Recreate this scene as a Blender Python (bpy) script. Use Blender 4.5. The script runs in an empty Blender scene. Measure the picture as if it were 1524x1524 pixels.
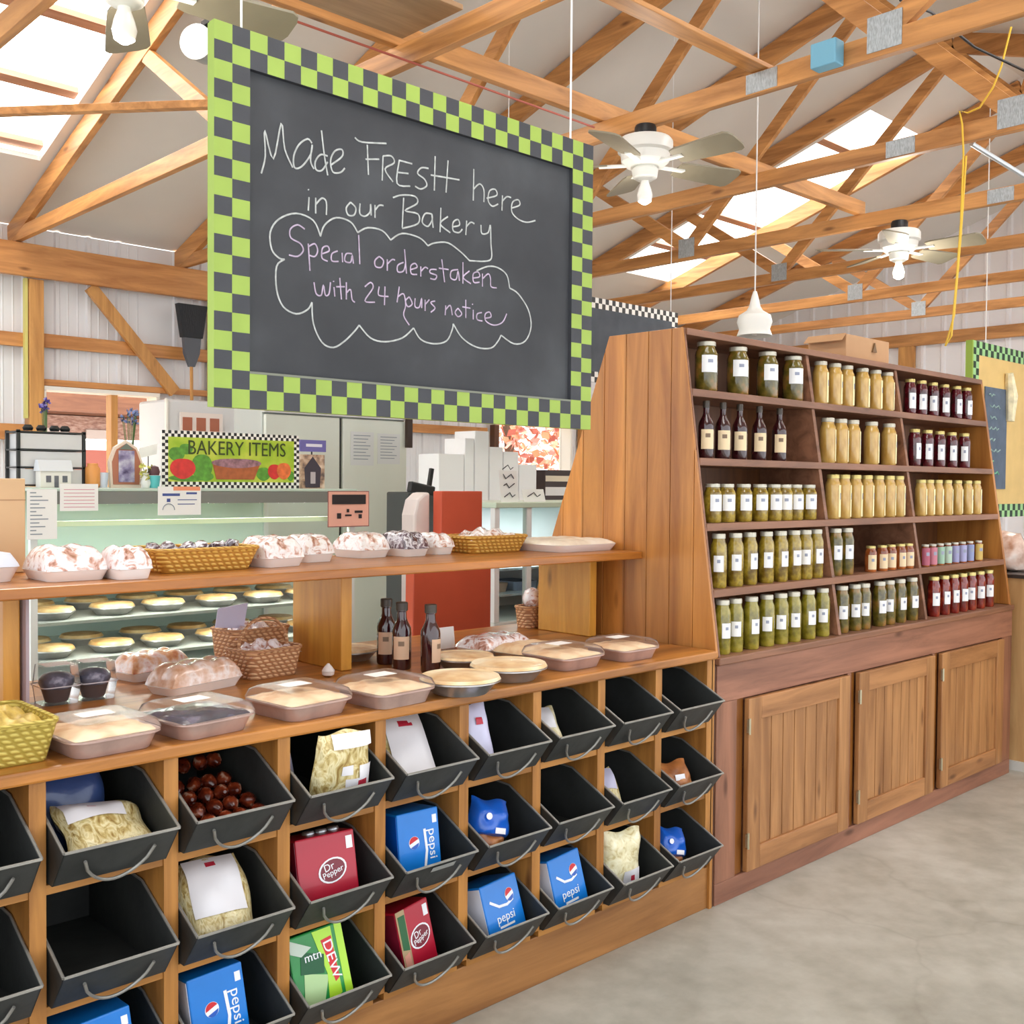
import bpy, bmesh, math, random
from mathutils import Vector, Matrix
random.seed(7)
scene = bpy.context.scene
COL = scene.collection

# ------------------------------------------------------------------ camera, world, sun, exposure
CAM = Vector((-3.15427, -2.23001, 1.51768))
FPX = 1581.6
YAW, PIT, ROL = (math.radians(a) for a in (46.273, -1.4976, 0.462))
_cy, _sy = math.cos(YAW), math.sin(YAW)
FWD = Vector((_cy * math.cos(PIT), _sy * math.cos(PIT), math.sin(PIT)))
_R0 = Vector((_sy, -_cy, 0.0)); _U0 = _R0.cross(FWD)
RGT = _R0 * math.cos(ROL) + _U0 * math.sin(ROL)
UPV = -_R0 * math.sin(ROL) + _U0 * math.cos(ROL)
cam_d = bpy.data.cameras.new('camera')
cam = bpy.data.objects.new('camera', cam_d); COL.objects.link(cam)
cam_d.sensor_fit = 'HORIZONTAL'; cam_d.sensor_width = 36.0
cam_d.lens = FPX / 1524.0 * 36.0
cam_d.clip_start = 0.05; cam_d.clip_end = 200
cam.matrix_world = Matrix(((RGT.x, UPV.x, -FWD.x, CAM.x), (RGT.y, UPV.y, -FWD.y, CAM.y), (RGT.z, UPV.z, -FWD.z, CAM.z), (0, 0, 0, 1)))
scene.camera = cam

world = bpy.data.worlds.new('world'); scene.world = world; world.use_nodes = True
bg = world.node_tree.nodes['Background']
bg.inputs['Color'].default_value = (0.93, 0.965, 1.0, 1); bg.inputs['Strength'].default_value = 2.2
sun_d = bpy.data.lights.new('sun', 'SUN'); sun = bpy.data.objects.new('sun', sun_d); COL.objects.link(sun)
sun_d.energy = 24.0; sun_d.angle = math.radians(6); sun_d.color = (1.0, 0.95, 0.88)
sun.rotation_euler = Vector((-0.25, -0.55, -0.85)).to_track_quat('-Z', 'Y').to_euler()
scene.view_settings.view_transform = 'Standard'; scene.view_settings.look = 'None'
scene.view_settings.gamma = 1.0; scene.view_settings.use_curve_mapping = False
scene.view_settings.exposure = 0.0
scene.cycles.max_bounces = 10; scene.cycles.diffuse_bounces = 6; scene.cycles.transparent_max_bounces = 12
scene.cycles.sample_clamp_indirect = 6.0; scene.cycles.caustics_reflective = False; scene.cycles.caustics_refractive = False

# ------------------------------------------------------------------ measuring: a point of the photograph on a known plane
def ray(x, y): return FWD + RGT * ((x - 762) / FPX) + UPV * ((762 - y) / FPX)
def at(x, y, ax, v):
    d = ray(x, y); t = (v - CAM[ax]) / d[ax]; return CAM + d * t
def onx(x, y, v): return at(x, y, 0, v)
def ony(x, y, v): return at(x, y, 1, v)
def onz(x, y, v): return at(x, y, 2, v)

# ------------------------------------------------------------------ materials
def s2l(c):
    c = c / 255.0
    return c / 12.92 if c <= 0.04045 else ((c + 0.055) / 1.055) ** 2.4
def rgb(r, g, b): return (s2l(r), s2l(g), s2l(b), 1.0)
MATS = {}
def newmat(name):
    m = bpy.data.materials.new(name); m.use_nodes = True
    nt = m.node_tree; nt.nodes.clear()
    out = nt.nodes.new('ShaderNodeOutputMaterial')
    return m, nt, out
def N(nt, t, **k):
    n = nt.nodes.new(t)
    for a, b in k.items():
        if a in n.inputs: n.inputs[a].default_value = b
        else: setattr(n, a, b)
    return n
def coords(nt, sc=(1, 1, 1), rot=(0, 0, 0)):
    tc = N(nt, 'ShaderNodeTexCoord'); mp = N(nt, 'ShaderNodeMapping')
    mp.inputs['Scale'].default_value = sc; mp.inputs['Rotation'].default_value = rot
    nt.links.new(tc.outputs['Object'], mp.inputs['Vector'])
    return mp.outputs['Vector']
def ramp(nt, fac, stops):
    r = N(nt, 'ShaderNodeValToRGB')
    e = r.color_ramp.elements
    while len(e) > 1: e.remove(e[-1])
    e[0].position = stops[0][0]; e[0].color = stops[0][1]
    for p, c in stops[1:]:
        x = e.new(p); x.color = c
    nt.links.new(fac, r.inputs['Fac'])
    return r.outputs['Color']
def plain(name, col, rough=0.5, metal=0.0, coat=0.0, var=0.0, vs=8.0, bump=0.0, bs=60.0, emit=0.0, stretch=(1, 1, 1)):
    if name in MATS: return MATS[name]
    m, nt, out = newmat(name)
    p = N(nt, 'ShaderNodeBsdfPrincipled')
    p.inputs['Base Color'].default_value = col; p.inputs['Roughness'].default_value = rough
    p.inputs['Metallic'].default_value = metal; p.inputs['Coat Weight'].default_value = coat
    p.inputs['Coat Roughness'].default_value = 0.08
    if emit:
        p.inputs['Emission Color'].default_value = col; p.inputs['Emission Strength'].default_value = emit
    if var:
        n = N(nt, 'ShaderNodeTexNoise'); n.inputs['Scale'].default_value = vs; n.inputs['Detail'].default_value = 4
        nt.links.new(coords(nt, stretch), n.inputs['Vector'])
        lo = tuple(c * (1 - var) for c in col[:3]) + (1,); hi = tuple(min(1, c * (1 + var)) for c in col[:3]) + (1,)
        nt.links.new(ramp(nt, n.outputs['Fac'], [(0.3, lo), (0.7, hi)]), p.inputs['Base Color'])
    if bump:
        b = N(nt, 'ShaderNodeTexNoise'); b.inputs['Scale'].default_value = bs; b.inputs['Detail'].default_value = 3
        nt.links.new(coords(nt, stretch), b.inputs['Vector'])
        bp = N(nt, 'ShaderNodeBump'); bp.inputs['Strength'].default_value = bump; bp.inputs['Distance'].default_value = 0.01
        nt.links.new(b.outputs['Fac'], bp.inputs['Height']); nt.links.new(bp.outputs['Normal'], p.inputs['Normal'])
    nt.links.new(p.outputs[0], out.inputs[0])
    MATS[name] = m; return m
def blend(name, stops, scale=10, detail=5, rough=0.5, coat=0.0, stretch=(1, 1, 1), bump=0.0, kind='noise', dist=0.0):
    """patches of several colours: food, contents of jars, stains"""
    if name in MATS: return MATS[name]
    m, nt, out = newmat(name)
    p = N(nt, 'ShaderNodeBsdfPrincipled'); p.inputs['Roughness'].default_value = rough
    p.inputs['Coat Weight'].default_value = coat; p.inputs['Coat Roughness'].default_value = 0.06
    v = coords(nt, stretch)
    if kind == 'noise':
        t = N(nt, 'ShaderNodeTexNoise'); t.inputs['Scale'].default_value = scale; t.inputs['Detail'].default_value = detail
        t.inputs['Distortion'].default_value = dist; o = t.outputs['Fac']
    elif kind == 'voronoi':
        t = N(nt, 'ShaderNodeTexVoronoi'); t.inputs['Scale'].default_value = scale; o = t.outputs['Distance']
    else:
        t = N(nt, 'ShaderNodeTexWave'); t.inputs['Scale'].default_value = scale; t.inputs['Distortion'].default_value = dist
        t.inputs['Detail'].default_value = detail; o = t.outputs['Fac']
    nt.links.new(v, t.inputs['Vector'])
    nt.links.new(ramp(nt, o, stops), p.inputs['Base Color'])
    if bump:
        bp = N(nt, 'ShaderNodeBump'); bp.inputs['Strength'].default_value = bump; bp.inputs['Distance'].default_value = 0.006
        nt.links.new(o, bp.inputs['Height']); nt.links.new(bp.outputs['Normal'], p.inputs['Normal'])
    nt.links.new(p.outputs[0], out.inputs[0])
    MATS[name] = m; return m
def wood(name, light, dark, axis='X', rough=0.45, plank=None, knots=True, gloss=0.0, grain=1.0):
    """grain runs along AXIS; plank = (axis, width) gives every board its own tone"""
    if name in MATS: return MATS[name]
    m, nt, out = newmat(name)
    p = N(nt, 'ShaderNodeBsdfPrincipled'); p.inputs['Roughness'].default_value = rough
    p.inputs['Coat Weight'].default_value = gloss; p.inputs['Coat Roughness'].default_value = 0.2
    sc = {'X': (1.3, 14, 14), 'Y': (14, 1.3, 14), 'Z': (14, 14, 1.3)}[axis]
    sc = tuple(a * grain for a in sc)
    v = coords(nt, sc)
    oi = N(nt, 'ShaderNodeObjectInfo')
    add = N(nt, 'ShaderNodeVectorMath', operation='ADD'); sc1 = N(nt, 'ShaderNodeVectorMath', operation='SCALE')
    cmb = N(nt, 'ShaderNodeCombineXYZ')
    for i in range(3): nt.links.new(oi.outputs['Random'], cmb.inputs[i])
    nt.links.new(cmb.outputs[0], sc1.inputs[0]); sc1.inputs['Scale'].default_value = 37.0
    nt.links.new(v, add.inputs[0]); nt.links.new(sc1.outputs[0], add.inputs[1])
    vec = add.outputs[0]
    n = N(nt, 'ShaderNodeTexNoise'); n.inputs['Scale'].default_value = 1.0; n.inputs['Detail'].default_value = 7
    n.inputs['Roughness'].default_value = 0.62; n.inputs['Distortion'].default_value = 0.6
    nt.links.new(vec, n.inputs['Vector'])
    mid = tuple((a + b) / 2 for a, b in zip(light, dark))
    col = ramp(nt, n.outputs['Fac'], [(0.28, dark), (0.46, mid), (0.62, light), (0.8, tuple(min(1, c * 1.12) for c in light[:3]) + (1,))])
    if plank:
        tc = N(nt, 'ShaderNodeTexCoord'); sp = N(nt, 'ShaderNodeSeparateXYZ'); nt.links.new(tc.outputs['Object'], sp.inputs[0])
        dv = N(nt, 'ShaderNodeMath', operation='DIVIDE'); dv.inputs[1].default_value = plank[1]
        nt.links.new(sp.outputs[plank[0]], dv.inputs[0])
        fl = N(nt, 'ShaderNodeMath', operation='FLOOR'); nt.links.new(dv.outputs[0], fl.inputs[0])
        wn = N(nt, 'ShaderNodeTexWhiteNoise', noise_dimensions='1D'); nt.links.new(fl.outputs[0], wn.inputs['W'])
        mr = N(nt, 'ShaderNodeMapRange'); mr.inputs['To Min'].default_value = 0.72; mr.inputs['To Max'].default_value = 1.15
        nt.links.new(wn.outputs['Value'], mr.inputs['Value'])
        mu = N(nt, 'ShaderNodeVectorMath', operation='SCALE'); nt.links.new(col, mu.inputs[0]); nt.links.new(mr.outputs[0], mu.inputs['Scale'])
        col = mu.outputs[0]
    if knots:
        kv = {'X': (2.2, 7, 7), 'Y': (7, 2.2, 7), 'Z': (7, 7, 2.2)}[axis]
        vo = N(nt, 'ShaderNodeTexVoronoi'); vo.inputs['Scale'].default_value = 1.0
        nt.links.new(coords(nt, kv), vo.inputs['Vector'])
        kr = ramp(nt, vo.outputs['Distance'], [(0.04, (0.3, 0.22, 0.16, 1)), (0.12, (1, 1, 1, 1))])
        mx = N(nt, 'ShaderNodeMix', data_type='RGBA', blend_type='MULTIPLY'); mx.inputs['Factor'].default_value = 0.8
        nt.links.new(col, mx.inputs['A']); nt.links.new(kr, mx.inputs['B']); col = mx.outputs['Result']
    nt.links.new(col, p.inputs['Base Color'])
    bp = N(nt, 'ShaderNodeBump'); bp.inputs['Strength'].default_value = 0.15; bp.inputs['Distance'].default_value = 0.004
    nt.links.new(n.outputs['Fac'], bp.inputs['Height']); nt.links.new(bp.outputs['Normal'], p.inputs['Normal'])
    nt.links.new(p.outputs[0], out.inputs[0])
    MATS[name] = m; return m
def clear(name, tint=(1, 1, 1, 1), haze=0.12, rough=0.06, white=(0.9, 0.9, 0.9, 1), milk=0.0):
    """thin clear plastic or glass: mostly see-through, a little gloss, optionally milky"""
    if name in MATS: return MATS[name]
    m, nt, out = newmat(name)
    t = N(nt, 'ShaderNodeBsdfTransparent'); t.inputs['Color'].default_value = tint
    g = N(nt, 'ShaderNodeBsdfGlossy'); g.inputs['Roughness'].default_value = rough; g.inputs['Color'].default_value = white
    fr = N(nt, 'ShaderNodeLayerWeight'); fr.inputs['Blend'].default_value = haze
    mx = N(nt, 'ShaderNodeMixShader'); nt.links.new(fr.outputs['Fresnel'], mx.inputs[0])
    nt.links.new(t.outputs[0], mx.inputs[1]); nt.links.new(g.outputs[0], mx.inputs[2])
    last = mx
    if milk:
        d = N(nt, 'ShaderNodeBsdfDiffuse'); d.inputs['Color'].default_value = white
        m2 = N(nt, 'ShaderNodeMixShader'); m2.inputs[0].default_value = milk
        nt.links.new(mx.outputs[0], m2.inputs[1]); nt.links.new(d.outputs[0], m2.inputs[2]); last = m2
    nt.links.new(last.outputs[0], out.inputs[0])
    MATS[name] = m; return m
def wicker(name, a, b, sc=1.0):
    if name in MATS: return MATS[name]
    m, nt, out = newmat(name)
    p = N(nt, 'ShaderNodeBsdfPrincipled'); p.inputs['Roughness'].default_value = 0.6
    w1 = N(nt, 'ShaderNodeTexWave', wave_type='BANDS', bands_direction='DIAGONAL'); w1.inputs['Scale'].default_value = 28 * sc
    w1.inputs['Distortion'].default_value = 1.5; w1.inputs['Detail'].default_value = 2
    w2 = N(nt, 'ShaderNodeTexWave', wave_type='BANDS', bands_direction='Z'); w2.inputs['Scale'].default_value = 26 * sc
    w2.inputs['Distortion'].default_value = 1.0
    c = coords(nt)
    nt.links.new(c, w1.inputs['Vector']); nt.links.new(c, w2.inputs['Vector'])
    mu = N(nt, 'ShaderNodeMath', operation='MULTIPLY'); nt.links.new(w1.outputs['Fac'], mu.inputs[0]); nt.links.new(w2.outputs['Fac'], mu.inputs[1])
    nt.links.new(ramp(nt, mu.outputs[0], [(0.05, b), (0.4, a)]), p.inputs['Base Color'])
    bp = N(nt, 'ShaderNodeBump'); bp.inputs['Strength'].default_value = 0.6; bp.inputs['Distance'].default_value = 0.006
    nt.links.new(mu.outputs[0], bp.inputs['Height']); nt.links.new(bp.outputs['Normal'], p.inputs['Normal'])
    nt.links.new(p.outputs[0], out.inputs[0])
    MATS[name] = m; return m

# ------------------------------------------------------------------ mesh builder
ORG = {}
class MB:
    def __init__(s): s.v = []; s.f = []; s.m = []
    def add(s, vs, fs, m=0):
        b = len(s.v); s.v += [Vector(v) for v in vs]
        for f in fs: s.f.append([b + i for i in f]); s.m.append(m)
        return s
    def box(s, x0, x1, y0, y1, z0, z1, m=0):
        return s.add([(x0, y0, z0), (x1, y0, z0), (x1, y1, z0), (x0, y1, z0), (x0, y0, z1), (x1, y0, z1), (x1, y1, z1), (x0, y1, z1)],
                     [(0, 3, 2, 1), (4, 5, 6, 7), (0, 1, 5, 4), (1, 2, 6, 5), (2, 3, 7, 6), (3, 0, 4, 7)], m)
    def prism(s, pts, ext, m=0):
        n = len(pts); e = Vector(ext); a = [Vector(p) for p in pts]
        return s.add(a + [p + e for p in a], [tuple(range(n))[::-1], tuple(range(n, 2 * n))] + [(i, (i + 1) % n, n + (i + 1) % n, n + i) for i in range(n)], m)
    def bar(s, a, b, w, h, up=(0, 0, 1), m=0):
        """rectangular bar from a to b; h along UP, w across"""
        a, b = Vector(a), Vector(b); d = (b - a).normalized(); u = Vector(up); u = (u - d * u.dot(d)).normalized(); r = d.cross(u)
        q = [r * x * w / 2 + u * y * h / 2 for x, y in ((-1, -1), (1, -1), (1, 1), (-1, 1))]
        return s.add([a + k for k in q] + [b + k for k in q], [(3, 2, 1, 0), (4, 5, 6, 7)] + [(i, (i + 1) % 4, 4 + (i + 1) % 4, 4 + i) for i in range(4)], m)
    def tube(s, pts, r, n=8, m=0, closed=False, flat=None):
        P = [Vector(p) for p in pts]; rings = []
        prev = None
        for i, p in enumerate(P):
            a = P[i - 1] if i else (P[-1] if closed else p); b = P[i + 1] if i + 1 < len(P) else (P[0] if closed else p)
            d = (b - a).normalized() if (b - a).length > 1e-9 else Vector((0, 0, 1))
            u = prev if prev is not None else (Vector((0, 0, 1)) if abs(d.z) < 0.9 else Vector((1, 0, 0)))
            u = u - d * u.dot(d)
            if u.length < 1e-6: u = d.orthogonal()
            u.normalize(); prev = u; w = d.cross(u)
            rr = r[i] if isinstance(r, (list, tuple)) else r
            ring = []
            for k in range(n):
                t = 2 * math.pi * k / n; q = (u * math.cos(t) + w * math.sin(t)) * rr
                if flat: q = q - flat * q.dot(flat) * 0.8
                ring.append(p + q)
            rings.append(ring)
        vs = [q for rg in rings for q in rg]; fs = []
        L = len(P)
        for i in range(L if closed else L - 1):
            j = (i + 1) % L
            for k in range(n): fs.append((i * n + k, i * n + (k + 1) % n, j * n + (k + 1) % n, j * n + k))
        if not closed: fs += [tuple(range(n))[::-1], tuple((L - 1) * n + k for k in range(n))]
        return s.add(vs, fs, m)
    def lathe(s, prof, c=(0, 0, 0), n=20, m=0, ax='Z', cap=True):
        vs = []; fs = []
        for r, z in prof:
            for k in range(n):
                t = 2 * math.pi * k / n; x, y = r * math.cos(t), r * math.sin(t)
                q = {'Z': (x, y, z), 'X': (z, x, y), 'Y': (x, z, y)}[ax]
                vs.append((q[0] + c[0], q[1] + c[1], q[2] + c[2]))
        L = len(prof)
        for i in range(L - 1):
            for k in range(n): fs.append((i * n + k, i * n + (k + 1) % n, (i + 1) * n + (k + 1) % n, (i + 1) * n + k))
        if cap: fs += [tuple(range(n))[::-1], tuple((L - 1) * n + k for k in range(n))]
        return s.add(vs, fs, m)
    def loft(s, secs, m=0, cap=True):
        n = len(secs[0]); vs = [q for c in secs for q in c]; fs = []
        for i in range(len(secs) - 1):
            for k in range(n): fs.append((i * n + k, i * n + (k + 1) % n, (i + 1) * n + (k + 1) % n, (i + 1) * n + k))
        if cap: fs += [tuple(range(n))[::-1], tuple((len(secs) - 1) * n + k for k in range(n))]
        return s.add(vs, fs, m)
    def sheet(s, fn, nu, nv, m=0):
        vs = [fn(i / nu, j / nv) for j in range(nv + 1) for i in range(nu + 1)]
        return s.add(vs, [(j * (nu + 1) + i, j * (nu + 1) + i + 1, (j + 1) * (nu + 1) + i + 1, (j + 1) * (nu + 1) + i) for j in range(nv) for i in range(nu)], m)
    def build(s, name, mats, parent=None, smooth=False, bevel=0.0, org=None, sub=0):
        o3 = Vector(org) if org is not None else Vector((0, 0, 0))
        if parent is not None and org is None: o3 = ORG.get(parent.name, Vector((0, 0, 0)))
        me = bpy.data.meshes.new(name)
        me.from_pydata([tuple(v - o3) for v in s.v], [], s.f)
        if not isinstance(mats, (list, tuple)): mats = [mats]
        for q in mats: me.materials.append(q)
        me.polygons.foreach_set('material_index', s.m)
        bm = bmesh.new(); bm.from_mesh(me); bmesh.ops.recalc_face_normals(bm, faces=bm.faces); bm.to_mesh(me); bm.free()
        if smooth:
            me.polygons.foreach_set('use_smooth', [True] * len(me.polygons))
            try: me.set_sharp_from_angle(angle=math.radians(40))
            except Exception: pass
        ob = bpy.data.objects.new(name, me); COL.objects.link(ob)
        if parent is not None:
            ob.parent = parent; ORG[ob.name] = o3
        else:
            ob.location = o3; ORG[ob.name] = o3
        if bevel:
            md = ob.modifiers.new('edge', 'BEVEL'); md.width = bevel; md.segments = 2; md.limit_method = 'ANGLE'; md.angle_limit = math.radians(50)
        if sub:
            md = ob.modifiers.new('soft', 'SUBSURF'); md.levels = sub; md.render_levels = sub
        return ob
def tag(o, label, cat, group=None, kind=None):
    if label: o['label'] = label
    if cat: o['category'] = cat
    if group: o['group'] = group
    if kind: o['kind'] = kind
    return o
def empty(name, loc, label, cat, group=None):
    o = bpy.data.objects.new(name, None); COL.objects.link(o); o.location = loc; o.empty_display_size = 0.05
    ORG[o.name] = Vector(loc)
    return tag(o, label, cat, group)
def struct(o): o['kind'] = 'structure'; return o
def copy_tree(o, parent=None):
    c = o.copy(); COL.objects.link(c)
    if parent is not None: c.parent = parent
    for ch in list(o.children): copy_tree(ch, c)
    return c
def text(body, name, mat, parent, loc, size, rot=(math.pi / 2, 0, 0), ext=0.0006, xs=1.0, shear=0.0):
    cu = bpy.data.curves.new(name + '_source', 'FONT'); cu.body = body; cu.size = size; cu.extrude = ext
    cu.align_x = 'CENTER'; cu.align_y = 'CENTER'; cu.shear = shear; cu.resolution_u = 3
    cu.materials.append(mat)
    tmp = bpy.data.objects.new(name, cu); COL.objects.link(tmp)
    dg = bpy.context.evaluated_depsgraph_get(); dg.update()
    me = bpy.data.meshes.new_from_object(tmp.evaluated_get(dg)); bpy.data.objects.remove(tmp); bpy.data.curves.remove(cu)
    o = bpy.data.objects.new(name, me); COL.objects.link(o); o.parent = parent
    o.location = loc; o.rotation_euler = rot; o.scale = (xs, 1, 1)
    return o
ORD = ['first', 'second', 'third', 'fourth', 'fifth', 'sixth', 'seventh', 'eighth', 'ninth', 'tenth']
PI = math.pi

# ================================================================== THE SETTING
M_floor = None
def floor_mat():
    m, nt, out = newmat('concrete')
    p = N(nt, 'ShaderNodeBsdfPrincipled'); p.inputs['Roughness'].default_value = 0.5
    c = coords(nt)
    n1 = N(nt, 'ShaderNodeTexNoise'); n1.inputs['Scale'].default_value = 1.3; n1.inputs['Detail'].default_value = 8; n1.inputs['Roughness'].default_value = 0.65
    n2 = N(nt, 'ShaderNodeTexNoise'); n2.inputs['Scale'].default_value = 9; n2.inputs['Detail'].default_value = 6
    nt.links.new(c, n1.inputs['Vector']); nt.links.new(c, n2.inputs['Vector'])
    a = ramp(nt, n1.outputs['Fac'], [(0.3, rgb(152, 148, 136)), (0.5, rgb(178, 174, 162)), (0.68, rgb(196, 193, 183))])
    b = ramp(nt, n2.outputs['Fac'], [(0.3, (0.78, 0.77, 0.74, 1)), (0.6, (1, 1, 1, 1))])
    mx = N(nt, 'ShaderNodeMix', data_type='RGBA', blend_type='MULTIPLY'); mx.inputs['Factor'].default_value = 0.8
    nt.links.new(a, mx.inputs['A']); nt.links.new(b, mx.inputs['B'])
    # hairline cracks
    nz = N(nt, 'ShaderNodeTexNoise'); nz.inputs['Scale'].default_value = 3; nt.links.new(c, nz.inputs['Vector'])
    ad = N(nt, 'ShaderNodeMix', data_type='VECTOR'); ad.inputs['Factor'].default_value = 0.25
    nt.links.new(c, ad.inputs['A']); nt.links.new(nz.outputs['Color'], ad.inputs['B'])
    vo = N(nt, 'ShaderNodeTexVoronoi', feature='DISTANCE_TO_EDGE'); vo.inputs['Scale'].default_value = 0.75
    nt.links.new(ad.outputs['Result'], vo.inputs['Vector'])
    cr = ramp(nt, vo.outputs['Distance'], [(0.0, (0.55, 0.52, 0.48, 1)), (0.007, (1, 1, 1, 1))])
    m2 = N(nt, 'ShaderNodeMix', data_type='RGBA', blend_type='MULTIPLY'); m2.inputs['Factor'].default_value = 0.22
    nt.links.new(mx.outputs['Result'], m2.inputs['A']); nt.links.new(cr, m2.inputs['B'])
    nt.links.new(m2.outputs['Result'], p.inputs['Base Color'])
    nt.links.new(p.outputs[0], out.inputs[0]); return m
W_truss = wood('truss_wood', rgb(210, 150, 88), rgb(142, 90, 42), 'Y', knots=True)
W_trussX = wood('brace_wood', rgb(212, 152, 90), rgb(146, 94, 44), 'X')
W_beam = wood('wall_beam_wood', rgb(212, 150, 88), rgb(164, 102, 50), 'X')
W_post = wood('wall_post_wood', rgb(214, 158, 90), rgb(166, 110, 54), 'Z')
vinyl = plain('ceiling_vinyl', rgb(222, 218, 212), 0.5, var=0.05, vs=1.2)
corr = plain('white_metal_siding', rgb(234, 236, 240), 0.4, var=0.03, vs=2)
gusset = plain('galvanized_plate', rgb(176, 184, 188), 0.45, 0.6, var=0.25, vs=60, stretch=(1, 4, 1))
frost = None
def frost_mat():
    m, nt, out = newmat('skylight_panel')
    t = N(nt, 'ShaderNodeBsdfTranslucent'); t.inputs['Color'].default_value = (0.95, 0.95, 0.95, 1)
    q = N(nt, 'ShaderNodeBsdfTransparent'); q.inputs['Color'].default_value = (0.95, 0.96, 0.97, 1)
    mx = N(nt, 'ShaderNodeMixShader'); mx.inputs[0].default_value = 0.3
    nt.links.new(t.outputs[0], mx.inputs[1]); nt.links.new(q.outputs[0], mx.inputs[2]); nt.links.new(mx.outputs[0], out.inputs[0])
    return m
frost = frost_mat()

XW0, XW1 = -4.6, 8.1           # building along the counter
YB = 5.58                      # back wall sheet
RIDGE = (1.13, 4.76)           # ridge (y, z of the ceiling sheet)
SL = 0.328
def zr(y): return RIDGE[1] - SL * abs(y - RIDGE[0])
struct(MB().box(XW0 - 1, XW1 + .2, -4.4, YB + .1, -0.1, 0.0).build('floor', floor_mat()))

# ceiling: two slopes with skylight openings
def slope(mb, ya, yb, holes):
    """holes: (x0,x1,ylo,yhi)"""
    xs = sorted({XW0, XW1} | {h[0] for h in holes} | {h[1] for h in holes})
    ys = sorted({ya, yb} | {h[2] for h in holes} | {h[3] for h in holes})
    for i in range(len(xs) - 1):
        for j in range(len(ys) - 1):
            xm, ym = (xs[i] + xs[i + 1]) / 2, (ys[j] + ys[j + 1]) / 2
            if any(h[0] < xm < h[1] and h[2] < ym < h[3] for h in holes): continue
            a, b = ys[j], ys[j + 1]
            mb.prism([(xs[i], a, zr(a)), (xs[i + 1], a, zr(a)), (xs[i + 1], b, zr(b)), (xs[i], b, zr(b))], (0, 0, 0.03))
H_far = [(-1.70, -0.62, 2.2, 4.80), (4.72, 5.92, 1.95, 4.62)]
H_near_added = [(-1.70, -0.62, -2.2, 0.1), (1.45, 2.65, -2.2, 0.1), (4.72, 5.92, -2.2, 0.1)]  # unseen skylights on the near slope, added to let in more light
mb = MB(); slope(mb, RIDGE[0], YB, H_far); slope(mb, -3.4, RIDGE[0], H_near_added)
struct(mb.build('ceiling', vinyl))
for i, h in enumerate(H_far + H_near_added):
    x0, x1, a, b = h
    k = 0.13
    mb = MB().prism([(x0 - .06, a - .05, zr(a - .05) + k), (x1 + .06, a - .05, zr(a - .05) + k), (x1 + .06, b + .05, zr(b + .05) + k), (x0 - .06, b + .05, zr(b + .05) + k)], (0, 0, 0.004))
    struct(mb.build('window_%d' % (i + 4), frost))
# purlins crossing the two visible skylights
W_purlin = wood('purlin_wood', rgb(196, 142, 110), rgb(150, 100, 70), 'X', knots=False)
pn = 0
for h, txt in ((H_far[0], 'skylight above the bulb fan'), (H_far[1], 'long skylight between the far trusses')):
    y = 4.79; k = 0
    while y > h[2] - .02:
        if y <= h[3] + .03:
            yy = min(y, h[3] - .03)
            o = MB().bar((h[0] + .002, yy, zr(yy) + .075), (h[1] - .002, yy, zr(yy) + .075), 0.07, 0.04, up=(0, SL, 1)).build('roof_purlin', W_purlin, org=(h[0], yy, zr(yy) + .075))
            tag(o, '%s wooden purlin up the slope across the %s' % (ORD[k], txt), 'purlin', 'purlins across the skylights'); k += 1
        y -= 0.585

# back wall: ribbed white metal sheet with two window openings
def ribbed(mb, x0, x1, z0, z1, y, axis='X', pitch=0.225):
    def rp(u):
        q = (u / pitch) % 1.0
        return 0.0
    us = [x0]
    n0 = math.ceil(x0 / pitch - 1e-6)
    pts = [(x0, 0.0)]
    k = n0
    while k * pitch < x1 - .03:
        c = k * pitch
        for du, d in ((-.022, 0), (-.012, .018), (.012, .018), (.022, 0), (.07, 0), (.078, .004), (.086, 0), (.14, 0), (.148, .004), (.156, 0)):
            if x0 < c + du < x1: pts.append((c + du, d))
        k += 1
    pts.append((x1, 0.0))
    for (a, da), (b, db) in zip(pts[:-1], pts[1:]):
        if axis == 'X': q = [(a, y - da, z0), (b, y - db, z0), (b, y - db, z1), (a, y - da, z1)]
        else: q = [(y - da, a, z0), (y - db, b, z0), (y - db, b, z1), (y - da, a, z1)]
        mb.add(q, [(0, 1, 2, 3)])
WIN1 = (-0.34, 0.47, 1.25, 2.155); WIN2 = (3.98, 5.05, 1.15, 2.12)
mb = MB()
ztop = zr(YB) - .005
ribbed(mb, XW0, WIN1[0], 0, ztop, YB); ribbed(mb, WIN1[0], WIN1[1], 0, WIN1[2], YB); ribbed(mb, WIN1[0], WIN1[1], WIN1[3], ztop, YB)
ribbed(mb, WIN1[1], WIN2[0], 0, ztop, YB); ribbed(mb, WIN2[0], WIN2[1], 0, WIN2[2], YB); ribbed(mb, WIN2[0], WIN2[1], WIN2[3], ztop, YB); ribbed(mb, WIN2[1], XW1, 0, ztop, YB)
struct(mb.build('wall_back', corr))
# far gable wall
mb = MB()
n = 60
pitch = .225
ys = [-3.4 + i * (YB + 3.4) / n for i in range(n + 1)]
y = -3.4
while y < YB - .001:
    for a, b, da, db in ((0, .15, 0, 0), (.15, .165, 0, .02), (.165, .195, .02, .02), (.195, .21, .02, 0), (.21, .225, 0, 0)):
        ya, yb2 = min(y + a, YB), min(y + b, YB)
        if yb2 > ya: mb.add([(XW1 - da, ya, 0), (XW1 - db, yb2, 0), (XW1 - db, yb2, zr(yb2)), (XW1 - da, ya, zr(ya))], [(0, 1, 2, 3)])
    y += pitch
struct(mb.build('wall_far', plain('white_gable_siding', rgb(240, 240, 244), 0.45)))
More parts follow.
